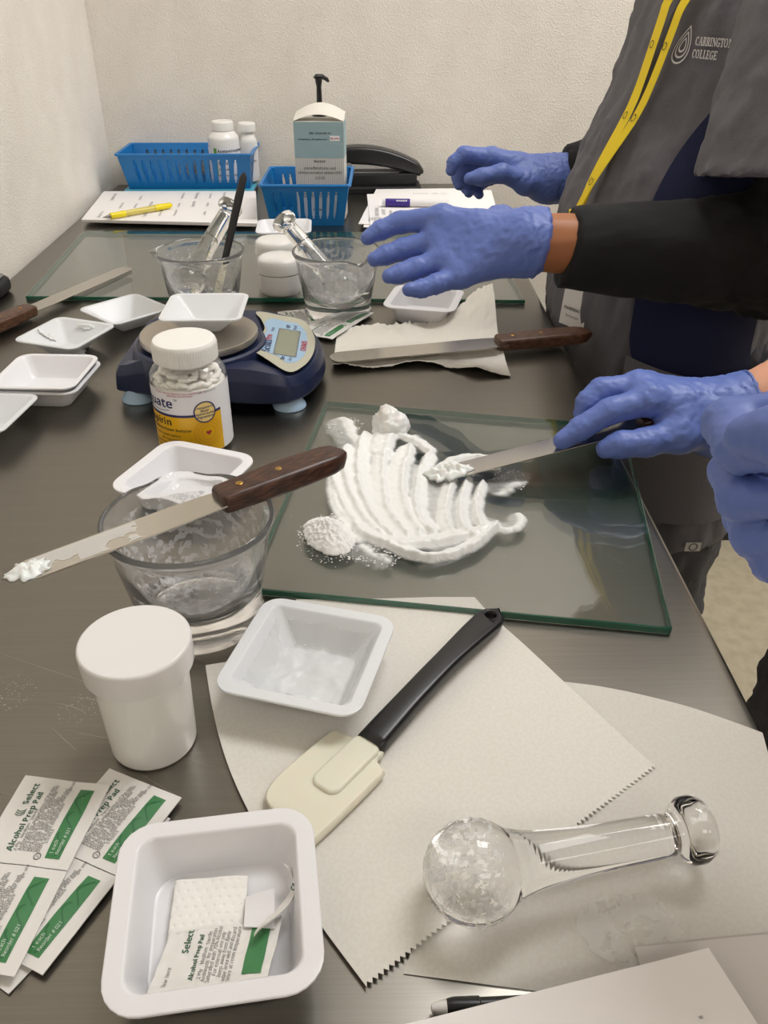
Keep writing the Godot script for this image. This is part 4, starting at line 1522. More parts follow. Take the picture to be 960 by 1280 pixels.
func scale() -> void:
	var o := thing("lab_balance", "navy blue digital balance with round steel pan and display panel", "scale", Vector3(-0.16, T, -0.86))
	var c := Vector2(-0.16, -0.86)
	var outline := curve([Vector2(-0.262, -0.806), Vector2(-0.244, -0.799), Vector2(-0.226, -0.795), Vector2(-0.205, -0.786), Vector2(-0.18, -0.78), Vector2(-0.145, -0.775), Vector2(-0.11, -0.771), Vector2(-0.086, -0.772), Vector2(-0.074, -0.78), Vector2(-0.062, -0.798), Vector2(-0.052, -0.83), Vector2(-0.05, -0.865), Vector2(-0.055, -0.9), Vector2(-0.066, -0.93), Vector2(-0.082, -0.947), Vector2(-0.13, -0.957), Vector2(-0.19, -0.957), Vector2(-0.24, -0.953), Vector2(-0.258, -0.945), Vector2(-0.262, -0.93), Vector2(-0.264, -0.87), Vector2(-0.265, -0.815)], 66)
	var poly := PackedVector2Array()
	for q in outline:
		poly.push_back(q - c)
	var area := 0.0
	for i in poly.size():
		area += poly[i].cross(poly[(i + 1) % poly.size()])
	if area > 0:
		poly.reverse()
	# shell: side walls, then a shoulder that leans in to the sloping deck
	var deck := func(q: Vector2) -> float:
		return 0.046 - 0.012 * smoothstep(0.03, 0.11, q.x) - 0.008 * smoothstep(-0.07, -0.1, q.x)
	var b := MB.new()
	var rings := []
	for s in [[0.006, 0.0105], [0.001, 0.012], [0.0, 0.014], [0.0015, 0.72], [0.0022, 0.78], [0.0062, 0.97], [0.0072, 1.0], [0.02, 1.0]]:
		var ring := PackedVector3Array()
		var src := MB.inset(poly, s[0])
		for i in src.size():
			var top: float = deck.call(poly[i])
			ring.push_back(Vector3(src[i].x, s[1] if s[1] < 0.02 else top * s[1], src[i].y))
		rings.push_back(ring)
	b.loft(rings)
	part(o, "housing", b.mesh(24), M.navy_plastic)
	# raised ring under the pan
	b = MB.new()
	b.xf = Transform3D(Basis(), Vector3(-0.02, 0, 0.01))
	b.lathe([Vector2(0, 0.03), Vector2(0.072, 0.03), Vector2(0.0695, 0.044), Vector2(0.068, 0.0485), Vector2(0.065, 0.05), Vector2(0.0615, 0.0485), Vector2(0, 0.048)], 64)
	part(o, "pan_surround", b.mesh(35), M.navy_plastic)
	b = MB.new()
	b.xf = Transform3D(Basis(), Vector3(-0.02, 0, 0.01))
	b.lathe([Vector2(0, 0.052), Vector2(0.058, 0.052), Vector2(0.0605, 0.0522), Vector2(0.061, 0.053), Vector2(0.061, 0.0578), Vector2(0.0605, 0.0586), Vector2(0.0595, 0.059), Vector2(0, 0.059)], 72)
	part(o, "pan", b.mesh(35), M.pan_steel)
	b = MB.new()
	b.xf = Transform3D(Basis(), Vector3(-0.02, 0, 0.01))
	b.lathe([Vector2(0, 0.047), Vector2(0.012, 0.047), Vector2(0.012, 0.0525), Vector2(0, 0.0525)], 20)
	part(o, "pan_post", b.mesh(35), M.black_plastic)
	# display panel: a beige plate on the sloping deck, its blue field, window and lettering
	var pl := func(q: Vector3) -> Vector3:
		return Vector3(q.x, 0.0475 - 0.0125 * smoothstep(0.02, 0.125, q.x) + q.y, q.z)
	var edge := curve([Vector2(-0.1345, -0.840), Vector2(-0.107, -0.8085), Vector2(-0.083, -0.7845), Vector2(-0.070, -0.802), Vector2(-0.0625, -0.83), Vector2(-0.0605, -0.862), Vector2(-0.064, -0.895), Vector2(-0.0775, -0.932), Vector2(-0.105, -0.937), Vector2(-0.131, -0.94), Vector2(-0.1225, -0.915), Vector2(-0.1165, -0.888), Vector2(-0.1215, -0.86)], 52)
	var fan := func(pts: Array, shrink: float, lift: float) -> ArrayMesh:
		var m := Vector2(-0.0935, -0.866)
		var d := MB.new()
		var n := pts.size() - 1
		d.sheet(n, 6, func(u: float, s: float) -> Vector3:
			var q: Vector2 = pts[int(round(u * n))]
			q = m + (q - m) * shrink * (1 - s) - c
			return pl.call(Vector3(q.x, lift, q.y)))
		return d.mesh(180, false)
	edge.push_back(edge[0])
	part(o, "panel_plate", fan.call(edge, 1.0, 0.0006), M.panel_beige)
	var blue := curve([Vector2(-0.126, -0.843), Vector2(-0.112, -0.828), Vector2(-0.095, -0.818), Vector2(-0.086, -0.806), Vector2(-0.0765, -0.812), Vector2(-0.0695, -0.835), Vector2(-0.069, -0.87), Vector2(-0.073, -0.9), Vector2(-0.083, -0.918), Vector2(-0.098, -0.92), Vector2(-0.112, -0.9225), Vector2(-0.1185, -0.905), Vector2(-0.1135, -0.885), Vector2(-0.117, -0.862)], 52)
	blue.push_back(blue[0])
	part(o, "panel_field", fan.call(blue, 1.0, 0.0008), M.panel_blue)
	b = MB.new()
	patch(b, 0.022, 0.082 * 0.86, Transform3D(lying(Vector3.ZERO).basis, Vector3(0.0705, 0.0011, 0.001)), pl, 6, 2)
	part(o, "display_window", b.mesh(180, false), M.lcd)
	b = MB.new()
	for s in [[0.0225, 0.0012, 0.0, -0.036], [0.0225, 0.0012, 0.0, 0.036], [0.0012, 0.072, -0.0112, 0.0], [0.0012, 0.072, 0.0112, 0.0]]:
		patch(b, s[0], s[1], Transform3D(lying(Vector3.ZERO).basis, Vector3(0.0705 + s[2], 0.0013, 0.001 + s[3])), pl, 4, 1)
	part(o, "window_frame", b.mesh(180, false), M.ink_grey)
	var t := MB.new()
	letters(t, "Scout", 0.0115, Transform3D(lying(Vector3.ZERO, -PI / 2 + PI).basis, Vector3(0.0508, 0.0012, 0.018)), "serif bold", 0, pl)
	letters(t, "On", 0.006, Transform3D(lying(Vector3.ZERO, PI / 2).basis, Vector3(0.069, 0.0012, 0.0445)), "sans bold", 0, pl)
	letters(t, "Zero", 0.005, Transform3D(lying(Vector3.ZERO, PI / 2).basis, Vector3(0.0765, 0.0012, 0.0445)), "sans", 0, pl)
	letters(t, "Off", 0.006, Transform3D(lying(Vector3.ZERO, PI / 2).basis, Vector3(0.068, 0.0012, -0.0445)), "sans bold", 0, pl)
	letters(t, "Mode", 0.005, Transform3D(lying(Vector3.ZERO, PI / 2).basis, Vector3(0.0755, 0.0012, -0.0445)), "sans", 0, pl)
	letters(t, "Print", 0.005, Transform3D(lying(Vector3.ZERO, PI / 2).basis, Vector3(0.0525, 0.0012, -0.03)), "sans", 0, pl)
	part(o, "panel_lettering", t.mesh(180, false), M.ink_navy)
	t = MB.new()
	letters(t, "Pro", 0.009, Transform3D(lying(Vector3.ZERO, PI / 2).basis, Vector3(0.0505, 0.0012, -0.006)), "serif bold", 0, pl)
	letters(t, "OHAUS", 0.0085, Transform3D(lying(Vector3.ZERO, PI / 2).basis, Vector3(0.088, 0.0012, 0.004)), "sans bold", 0, pl)
	part(o, "red_lettering", t.mesh(180, false), M.ink_red)
	for q in [Vector2(-0.243, -0.812), Vector2(-0.0845, -0.792), Vector2(-0.24, -0.935), Vector2(-0.09, -0.93)]:
		b = MB.new()
		b.xf = Transform3D(Basis(), Vector3(q.x - c.x, 0, q.y - c.y))
		b.lathe([Vector2(0, 0), Vector2(0.0165, 0), Vector2(0.0172, 0.001), Vector2(0.0165, 0.0035), Vector2(0.0135, 0.008), Vector2(0.0125, 0.0145), Vector2(0, 0.0145)], 36)
		part(o, "foot", b.mesh(35), M.foot_blue)

# ============================== the far end ==============================
func basket(label: String, at: Vector3, turn: float, w: float, d: float, h: float, fx: float, fz: float, slots_w: int, slots_d: int) -> Node3D:
	# open basket with slotted sides; w along x, d along z at the foot
	var o := thing("plastic_basket", label, "basket", at, turn, "blue slotted baskets")
	var th := 0.002
	var b := MB.new()
	b.rbox(w, 0.0025, d, 0.004, 0.001)
	part(o, "floor", b.mesh(), M.basket_blue)
	for side in 4:
		var len0: float = [w, d, w, d][side]
		var len1 := len0 + 2 * (fx if side % 2 == 0 else fz)
		var flare := fz if side % 2 == 0 else fx
		var off: float = [d, w, d, w][side] / 2
		var n: int = [slots_w, slots_d, slots_w, slots_d][side]
		var frame := Basis(Vector3.UP, PI / 2 * side)
		var m := MB.new()
		# panel cut by slots: columns between slots, bands above and below
		var span := 0.84
		var us := [0.0]
		for k in n:
			var c := (1 - span) / 2 + span * (k + 0.5) / n
			us.append_array([c - span * 0.23 / n, c + span * 0.23 / n])
		us.push_back(1.0)
		var vs := [0.0, 0.16, 0.22, 0.8, 0.86, 1.0]
		var pt := func(u: float, v: float, inner: bool) -> Vector3:
			var x := lerpf(-len0 / 2, len0 / 2, u) * lerpf(1.0, len1 / len0, v)
			var z := off + flare * v - (th if inner else 0.0)
			return frame * Vector3(x * (1.0 - (th * 2 / len0 if inner else 0.0)), v * h, z)
		var nvv := 12
		for i in us.size() - 1:
			var slot := i % 2 == 1
			for j in nvv:
				var v0 := float(j) / nvv
				var v1 := float(j + 1) / nvv
				var open := slot and v0 >= 0.166 and v1 <= 0.84
				var cuts := [[0.0, 1.0]]
				if open:
					# slots narrow toward both ends
					var t := absf((v0 + v1) * 0.5 - 0.5) / 0.34
					var g := 0.5 * (1 - 0.75 * pow(t, 4))
					cuts = [[0.0, 0.5 - g], [0.5 + g, 1.0]]
				for cut in cuts:
					var ua: float = lerpf(us[i], us[i + 1], cut[0])
					var ub: float = lerpf(us[i], us[i + 1], cut[1])
					if ub - ua < 1e-4:
						continue
					var q := []
					for inner in [false, true]:
						q.push_back([m.p(pt.call(ua, v0, inner)), m.p(pt.call(ub, v0, inner)), m.p(pt.call(ub, v1, inner)), m.p(pt.call(ua, v1, inner))])
					m.quad(q[0][0], q[0][1], q[0][2], q[0][3])
					m.quad(q[1][1], q[1][0], q[1][3], q[1][2])
					if slot and open:
						m.quad(q[0][1], q[1][1], q[1][2], q[0][2])
						m.quad(q[1][0], q[0][0], q[0][3], q[1][3])
		part(o, "side_wall", m.mesh(30, false), M.basket_blue)
	var rim := MB.new()
	var rings := []
	for s in [[0.0, h - 0.003], [0.0035, h - 0.003], [0.0045, h - 0.001], [0.0035, h + 0.001], [-0.0005, h + 0.001], [-0.002, h - 0.001], [-0.002, h - 0.003], [0.0, h - 0.003]]:
		rings.push_back(MB.rrect(w + 2 * fx + 2 * s[0], d + 2 * fz + 2 * s[0], 0.006, 0, s[1], 4))
	rim.loft(rings, false, false)
	part(o, "rim", rim.mesh(40), M.basket_blue)
	return o

func far_things() -> void:
	slab("far wide glass slab with green front edge, under the papers and small jars", [Vector2(-0.4815, -1.4615), Vector2(0.19, -1.437), Vector2(0.2055, -1.098), Vector2(-0.466, -1.1246)], 0.006)
	# mortars, pestles and a black spatula
	var ml := mortar("far left glass mortar holding a glass pestle and a black-handled stick", Vector3(-0.2135, T, -1.069), deg_to_rad(176), 72)
	var inner: Callable = ml.get_meta("_inner")
	part(ml, "powder_residue", clinging(inner, 220, 100, 130.0, 0.25, 4), M.powder_residue)
	part(ml, "powder_haze", clinging(inner, 90, 40, 30.0, 0.05, 24), M.powder_haze)
	ml.remove_meta("_inner")
	var mr := mortar("right-hand far mortar, glass, with a pestle in it, under the blue glove", Vector3(-0.0425, T, -1.066), deg_to_rad(-60), 72)
	inner = mr.get_meta("_inner")
	part(mr, "powder_residue", clinging(inner, 220, 110, 110.0, 0.06, 14), M.powder_residue)
	part(mr, "powder_haze", clinging(inner, 90, 40, 30.0, -0.35, 34), M.powder_haze)
	mr.remove_meta("_inner")
	var pa := thing("glass_pestle", "glass pestle standing in the far left mortar, leaning to the right", "pestle", Vector3.ZERO, 0, "glass pestles")
	pa.transform = aim(Vector3(-0.246, T + 0.0245, -1.062), Vector3(-0.171, T + 0.132, -1.135))
	part(pa, "rod", pestle_mesh(0.97), M.clear_glass)
	var pc := thing("glass_pestle", "glass pestle leaning left out of the right-hand far mortar", "pestle", Vector3.ZERO, 0, "glass pestles")
	pc.transform = aim(Vector3(-0.0225, T + 0.022, -1.047), Vector3(-0.123, T + 0.122, -1.11))
	part(pc, "rod", pestle_mesh(0.97), M.clear_glass)
	var bs := thing("black_stick", "slim black-handled spatula standing in the far left mortar", "spatula")
	bs.transform = aim(Vector3(-0.197, T + 0.0215, -1.05), Vector3(-0.153, T + 0.172, -1.112))
	var hb := MB.new()
	hb.tube([Vector3(0.05, 0, 0), Vector3(0.055, 0, 0), Vector3(0.1, 0, 0), Vector3(0.13, 0, 0), Vector3(0.155, 0, 0), Vector3(0.161, 0, 0)], [Vector2(0.002, 0.002), Vector2(0.005, 0.0035), Vector2(0.0055, 0.004), Vector2(0.006, 0.0042), Vector2(0.0052, 0.0038), Vector2(0.002, 0.0015)], 16)
	part(bs, "handle", hb.mesh(50), M.black_matte)
	hb = MB.new()
	hb.tube([Vector3(0, 0, 0), Vector3(0.006, 0, 0), Vector3(0.03, 0, 0), Vector3(0.052, 0, 0)], [Vector2(0.003, 0.0008), Vector2(0.0065, 0.001), Vector2(0.006, 0.0012), Vector2(0.004, 0.002)], 16)
	part(bs, "blade", hb.mesh(50), M.silicone_cream)

	# small domed jars
	for k in 2:
		var j := thing("ointment_jar", ["front small round white jar with domed lid, beside the right-hand far mortar", "rear small round white jar, half hidden behind the front one"][k], "jar", [Vector3(-0.1225, T + 0.0062, -1.1365), Vector3(-0.1345, T + 0.0062, -1.222)][k], 0, "small domed white jars")
		var b := MB.new()
		b.lathe([Vector2(0, 0.0005), Vector2(0.022, 0.0005), Vector2(0.0255, 0.0012), Vector2(0.0282, 0.0045), Vector2(0.0292, 0.01), Vector2(0.0295, 0.0285), Vector2(0, 0.0285)], 56)
		part(j, "body", b.mesh(40), M.white_gloss)
		b = MB.new()
		b.lathe([Vector2(0.0285, 0.0292), Vector2(0.0298, 0.0294), Vector2(0.0301, 0.0302), Vector2(0.03, 0.04), Vector2(0.0288, 0.0455), Vector2(0.0262, 0.0482), Vector2(0.022, 0.0496), Vector2(0.012, 0.0503), Vector2(0, 0.0505)], 56)
		part(j, "lid", b.mesh(40), M.white_gloss)
	var uh := boat("weigh boat with white powder, under the outstretched blue glove", Vector3(0.068, T, -1.057), -0.25, "square", "white weigh boats")
	var pm := part(uh, "powder", mound(0.02, 0.016, 0.007, 19, 0.3, 30, 10, 150.0), M.powder)
	pm.position = Vector3(0, 0.001, 0)
	pm.set_meta("kind", "stuff")
	boat("white weigh boat in front of the right-hand blue basket, behind the small jars", Vector3(-0.139, T + 0.0062, -1.4), 0.05, "deep")
	prep_strip("upper prep pad strip behind the balance, green bars showing", strip_at(Vector3(-0.0925, T + 0.004, -0.9735), Vector2(-0.012, -0.1)).rotated_local(Vector3.UP, 0.0) * Transform3D(Basis(Vector3.UP, -0.62), Vector3(0, 0, 0)), 2, 0.0, "prep pad strips behind the balance")
	prep_strip("lower prep pad strip behind the balance, mostly covered", strip_at(Vector3(-0.092, T + 0.0008, -0.97), Vector2(-0.03, -0.1)), 2, 0.0, "prep pad strips behind the balance")

	# papers
	for k in 4:
		var sh := 0.0015 * k
		var pp := part(self, "paper_sheet", paper_sheet([Vector2(-0.5215 + sh, -1.731), Vector2(-0.2225, -1.7238 - sh), Vector2(-0.1945 + sh * 0.7, -1.48), Vector2(-0.499, -1.5139 + sh * 0.5)], 0.0011, T + 0.0075 + 0.0013 * k, 0.0003, 30 + k, 12, 12), M.paper)
		tag(pp, ["lowest paper sheet of the stack under the yellow pen", "second sheet from the bottom of the stack under the yellow pen", "sheet just below the top of the stack under the yellow pen", "printed top sheet of the paper stack under the yellow pen"][k], "paper", "stack of printed sheets")
		if k == 3:
			sheet_print(pp, Vector3(-0.365, T + 0.0122, -1.612), 0.083, 0.27, 0.2, 3)
	var hi := thing("yellow_pen", "yellow mechanical pen lying on the left stack of papers", "pen", Vector3(-0.4605, T + 0.0178, -1.4975), atan2(0.0895, 0.1025))
	var prof := [[0.0, 0.0004], [0.004, 0.0008], [0.011, 0.0024], [0.017, 0.0040]]
	pen_part(hi, "tip", prof, M.chrome, 0.0)
	pen_part(hi, "grip", [[0.017, 0.0042], [0.018, 0.0054], [0.03, 0.005], [0.044, 0.0055], [0.0455, 0.0048]], M.pen_yellow, 0.0)
	pen_part(hi, "barrel", [[0.0455, 0.0046], [0.05, 0.005], [0.1, 0.0053], [0.106, 0.0054]], M.pen_yellow_clear, 0.0)
	pen_part(hi, "refill", [[0.0455, 0.002], [0.1, 0.002]], M.white_plastic, 0.0)
	pen_part(hi, "clicker", [[0.104, 0.0055], [0.112, 0.0056], [0.128, 0.005], [0.134, 0.0044], [0.137, 0.003]], M.pen_yellow, 0.0)
	var quads := [
		[Vector2(0.016, -1.7644), Vector2(0.2393, -1.7469), Vector2(0.22, -1.43), Vector2(-0.012, -1.47)],
		[Vector2(0.012, -1.752), Vector2(0.2, -1.757), Vector2(0.215, -1.44), Vector2(-0.0205, -1.486)],
		[Vector2(-0.006, -1.70), Vector2(0.18, -1.735), Vector2(0.2, -1.45), Vector2(0.0, -1.462)]]
	for k in 3:
		var pp := part(self, "paper_sheet", paper_sheet(quads[k], 0.0009, T + 0.0075 + 0.0015 * k, 0.0009, 44 + k, 16, 16), M.paper)
		tag(pp, ["lowest sheet of the papers under the purple marker", "middle sheet of the papers under the purple marker", "top sheet of the papers under the purple marker, with a round emblem"][k], "paper")
		if k == 2:
			var t := MB.new()
			for e in 3:
				t.sheet(30, 1, func(u: float, s: float) -> Vector3: return Vector3(0.0125 + cos(TAU * u) * (0.014 - 0.005 * e + s * 0.0012), T + 0.0125, -1.506 + sin(TAU * u) * (0.010 - 0.003 * e + s * 0.001)))
			for e in 3:
				letters(t, ["COMPOUNDING", "LAB SHEET", "Name"][e], 0.009, lying(Vector3(0.012 + 0.012 * e, T + 0.0126, -1.555), PI / 2), "sans", 0)
			letters(t, "Formula   Qty   Lot", 0.008, lying(Vector3(0.115, T + 0.0126, -1.7), 0.0), "sans", 0)
			part(pp, "print", t.mesh(60, false), M.ink_grey)
	var mk := thing("purple_marker", "purple marker with white ends lying on the right papers", "marker", Vector3(0.0215, T + 0.0188, -1.598), atan2(-0.004, 0.06))
	pen_part(mk, "cap", [[0.0, 0.004], [0.0005, 0.0062], [0.006, 0.0066], [0.0065, 0.006]], M.white_plastic, 0.0)
	pen_part(mk, "barrel", [[0.0065, 0.0068], [0.05, 0.007], [0.051, 0.0064]], M.marker_purple, 0.0)
	pen_part(mk, "end", [[0.051, 0.0062], [0.12, 0.006], [0.1215, 0.004]], M.white_plastic, 0.0)
	var mt := MB.new()
	letters(mt, "MARKER", 0.005, Transform3D(Basis(Vector3.RIGHT, -0.9), Vector3(0.036, 0.0046, 0.0057)), "sans bold", 0)
	part(mk, "lettering", mt.mesh(60, false), M.white_plastic)

	# left basket on a teal tray, with two bottles
	var tr := thing("teal_tray", "teal plastic lid with pale edge lying under the left basket", "tray", Vector3(-0.3545, T, -1.7865), 0.0)
	var tb := MB.new()
	tb.rbox(0.248, 0.006, 0.1, 0.004, 0.0015)
	part(tr, "base", tb.mesh(), M.grey_plastic)
	tb = MB.new()
	tb.xf = Transform3D(Basis(), Vector3(0, 0.006, 0))
	tb.rbox(0.252, 0.006, 0.103, 0.005, 0.0015)
	part(tr, "lid", tb.mesh(), M.teal_plastic)
	basket("left blue slotted basket holding two white bottles", Vector3(-0.353, T + 0.0125, -1.7835), -0.006, 0.236, 0.072, 0.067, 0.009, 0.023, 13, 4)
	med_bottle("large white bottle in the left basket, with a green mark on its label", Vector3(-0.2845, T + 0.0152, -1.7845), 0.0305, 0.114, true)
	med_bottle("small white bottle in the left basket, behind the large one", Vector3(-0.2535, T + 0.0152, -1.795) + Vector3(0.013, 0, -0.009), 0.0185, 0.108, false)

	# right basket with a tall carton
	basket("right blue slotted basket holding a tall carton", Vector3(-0.1085, T, -1.5735), -0.02, 0.126, 0.128, 0.07, 0.011, 0.012, 9, 8)
	carton()
	var pu := thing("pump_bottle", "bottle with black pump top standing behind the tall carton", "pump bottle", Vector3(-0.093, T - 0.0, -1.745), 0.35)
	var b2 := MB.new()
	b2.lathe([Vector2(0, 0.001), Vector2(0.032, 0), Vector2(0.034, 0.003), Vector2(0.034, 0.115), Vector2(0.026, 0.13), Vector2(0.014, 0.135), Vector2(0.014, 0.145), Vector2(0, 0.145)], 40)
	part(pu, "bottle", b2.mesh(40), M.white_plastic)
	b2 = MB.new()
	b2.lathe([Vector2(0, 0.143), Vector2(0.0155, 0.143), Vector2(0.0155, 0.156), Vector2(0.0075, 0.158), Vector2(0.0055, 0.16), Vector2(0.0045, 0.192), Vector2(0.0062, 0.2), Vector2(0.007, 0.206), Vector2(0.004, 0.2085), Vector2(0, 0.2085)], 24)
	part(pu, "pump", b2.mesh(40), M.black_plastic)
	b2 = MB.new()
	b2.tube([Vector3(-0.009, 0.207, 0), Vector3(-0.004, 0.2095, 0), Vector3(0.006, 0.209, 0), Vector3(0.016, 0.2035, 0), Vector3(0.019, 0.1995, 0)], [Vector2(0.004, 0.0015), Vector2(0.0068, 0.0038), Vector2(0.0062, 0.004), Vector2(0.0046, 0.0036), Vector2(0.003, 0.002)], 14)
	part(pu, "nozzle", b2.mesh(40), M.black_plastic)
	hole_punch()
	var dk := thing("dark_case", "dark grey rounded case at the left edge, against the wall", "case", Vector3(-0.512, T, -1.148), 0.0)
	var db := MB.new()
	db.rbox(0.028, 0.022, 0.05, 0.01, 0.008)
	part(dk, "shell", db.mesh(), M.black_matte)
	db = MB.new()
	db.xf = Transform3D(Basis(), Vector3(0, 0.022, 0))
	db.rbox(0.018, 0.003, 0.035, 0.006, 0.0014)
	part(dk, "top_plate", db.mesh(), M.grey_plastic)

func aim(from: Vector3, to: Vector3) -> Transform3D:
	var d := (to - from).normalized()
	var s := d.cross(Vector3.UP).normalized()
	return Transform3D(Basis(d, s.cross(d), s), from)

func pen_part(o: Node3D, called: String, prof: Array, mt: Material, _r: float) -> void:
	var b := MB.new()
	b.xf = Transform3D(Basis(Vector3(0, 1, 0), Vector3(1, 0, 0), Vector3(0, 0, -1)), Vector3.ZERO)
	var q := [Vector2(0, prof[0][0])]
	for s in prof:
		q.push_back(Vector2(s[1], s[0]))
	q.push_back(Vector2(0, prof[-1][0]))
	b.lathe(q, 18)
	part(o, called, b.mesh(40), mt)

func sheet_print(pp: Node3D, at: Vector3, turn: float, w: float, h: float, cols: int) -> void:
	var t := MB.new()
	var rng := RandomNumberGenerator.new()
	rng.seed = 2
	var words := ["Ingredient", "Quantity", "Lot number", "Expires", "Weighed by", "Checked by", "Vehicle", "Directions", "Procedure", "Mix well", "Label", "Date"]
	# the sheet lies turned: its lines run away from the camera
	var fr := Transform3D(Basis(Vector3.UP, turn), at)
	for c in 10:
		for r in 3:
			if rng.randf() < 0.22:
				continue
			var x := -w / 2 + 0.02 + c * w / 10.4
			letters(t, words[rng.randi() % 12] + " " + words[rng.randi() % 12].left(4), 0.0062 + 0.002 * float(c % 3 == 0), fr * lying(Vector3(x, 0, h / 2 - 0.02 - r * 0.065), PI / 2), "sans", -1)
	part(pp, "print", t.mesh(60, false), M.ink_grey)

func med_bottle(label: String, at: Vector3, R: float, H: float, big: bool) -> void:
	var o := thing("medicine_bottle", label, "bottle", at, 0, "white bottles in the left basket")
	var b := MB.new()
	var hs := H * (0.72 if big else 0.68)
	b.lathe([Vector2(0, 0.0005), Vector2(R - 0.003, 0), Vector2(R, 0.003), Vector2(R, hs), Vector2(R - 0.002, hs + 0.006), Vector2(R * 0.72, hs + 0.013), Vector2(R * 0.62, hs + 0.015), Vector2(R * 0.62, H * 0.88), Vector2(0, H * 0.88)], 48)
	part(o, "body", b.mesh(40), M.white_gloss)
	b = MB.new()
	var c := R * (0.68 if big else 0.92)
	b.lathe([Vector2(0, H * 0.855), Vector2(c, H * 0.855), Vector2(c + 0.0005, H * 0.865), Vector2(c + 0.0005, H - 0.003), Vector2(c - 0.001, H - 0.0005), Vector2(c - 0.002, H), Vector2(c - 0.003, H - 0.0006), Vector2(0, H - 0.0006)], 40)
	part(o, "cap", b.mesh(40), M.white_cap)
	var bend := func(q: Vector3) -> Vector3:
		var r := R + 0.0004 + q.z
		var a := 0.16 + q.x / R
		return Vector3(sin(a) * r, q.y, cos(a) * r)
	b = MB.new()
	patch(b, R * 3.2, hs * 0.72, Transform3D(Basis(), Vector3(0, hs * 0.48, 0)), bend, 40, 1)
	var lb := part(o, "label", b.mesh(180, false), M.label_white)
	if big:
		b = MB.new()
		patch(b, 0.0065, hs * 0.62, Transform3D(Basis(), Vector3(-R * 0.62, hs * 0.53, 0.0002)), bend, 4, 1)
		part(lb, "green_mark", b.mesh(180, false), M.bottle_green)
	var t := MB.new()
	if big:
		var w := ["Acetaminophen", "Tablets, USP", "500 mg", "100 tablets", "Keep in a dry place"]
		for k in 5:
			letters(t, w[k], 0.0072 if k < 3 else 0.005, Transform3D(Basis(), Vector3(-R * 0.45, hs * 0.78 - k * 0.011, 0.0003)), "sans bold", -1, bend)
	else:
		letters(t, "400", 0.0075, Transform3D(Basis(), Vector3(R * 0.1, hs * 0.68, 0.0003)), "sans bold", 0, bend)
		letters(t, "Ibuprofen", 0.006, Transform3D(Basis(), Vector3(R * 0.1, hs * 0.55, 0.0003)), "sans", 0, bend)
	part(lb, "lettering", t.mesh(60, false), M.ink_black)

func carton() -> void:
	# tall carton, face turned a little to the right of the camera
	var w := 0.0845
	var d := 0.05
	var h := 0.158
	var o := thing("tall_carton", "tall white and teal medicine carton standing in the right basket", "carton", Vector3(-0.0845, T + 0.0035, -1.569), -0.05)
	var b := MB.new()
	b.rbox(w, h, d, 0.0008, 0.0006, 2)
	part(o, "box", b.mesh(), M.carton_white)
	# bulging top flap
	b = MB.new()
	b.slabsheet(20, 8, func(u: float, s: float) -> Vector3:
		var x := (u - 0.5) * w
		return Vector3(x, h + 0.0006 + 0.0135 * sin(PI * u) * (0.75 + 0.3 * s) + 0.008 * s, d / 2 - s * d), 0.0006)
	part(o, "top_flap", b.mesh(40), M.carton_white)
	var face := func(x: float, y: float, lift: float) -> Transform3D:
		return Transform3D(Basis(), Vector3(x, y, d / 2 + lift))
	b = MB.new()
	patch(b, w - 0.0008, h * 0.36, face.call(0, h - h * 0.18 - 0.0006, 0.00025))
	patch(b, d - 0.0008, h * 0.36, Transform3D(Basis(Vector3.UP, PI / 2), Vector3(w / 2 + 0.00025, h - h * 0.18 - 0.0006, 0)))
	part(o, "teal_panel", b.mesh(20, false), M.carton_teal)
	b = MB.new()
	for k in 26:
		patch(b, 0.0013, h * 0.63, face.call(-w / 2 + 0.002 + k * (w - 0.004) / 25.0, h * 0.315, 0.00025))
	for k in 14:
		patch(b, 0.0013, h * 0.63, Transform3D(Basis(Vector3.UP, PI / 2), Vector3(w / 2 + 0.00025, h * 0.315, -d / 2 + 0.002 + k * (d - 0.004) / 13.0)))
	part(o, "grey_stripes", b.mesh(20, false), M.carton_stripe)
	var t := MB.new()
	letters(t, "NDC 52544-892-14", 0.0042, face.call(0.002, h * 0.885, 0.0005), "sans bold")
	letters(t, "6 dispensers, 28 tablets each", 0.0036, face.call(-w * 0.42, h * 0.825, 0.0005), "sans bold", -1)
	letters(t, "Nortrel", 0.0052, face.call(0, h * 0.605, 0.0005), "serif bold")
	letters(t, "(norethindrone and", 0.0062, face.call(0, h * 0.535, 0.0005), "sans")
	letters(t, "ethinyl estradiol tablets USP)", 0.0058, face.call(0, h * 0.49, 0.0005), "sans")
	letters(t, "0.5/35", 0.0058, face.call(0, h * 0.435, 0.0005), "sans")
	var small := ["Patients should be counseled that this", "product does not protect against HIV", "infection and other diseases"]
	for k in 3:
		letters(t, small[k], 0.0036, face.call(-w * 0.43, h * 0.3 - 0.0045 * k, 0.0005), "sans bold", -1)
	letters(t, "28 tablets", 0.0045, face.call(-0.004, h * 0.1, 0.0005), "sans bold")
	part(o, "lettering", t.mesh(60, false), M.ink_black)
	b = MB.new()
	patch(b, 0.0165, 0.0085, face.call(w * 0.32, h * 0.835, 0.0005))
	part(o, "white_sticker", b.mesh(20, false), M.label_white)
	t = MB.new()
	letters(t, "Rx only", 0.004, face.call(w * 0.32, h * 0.835, 0.0008), "sans bold")
	part(o, "sticker_lettering", t.mesh(60, false), M.ink_red)

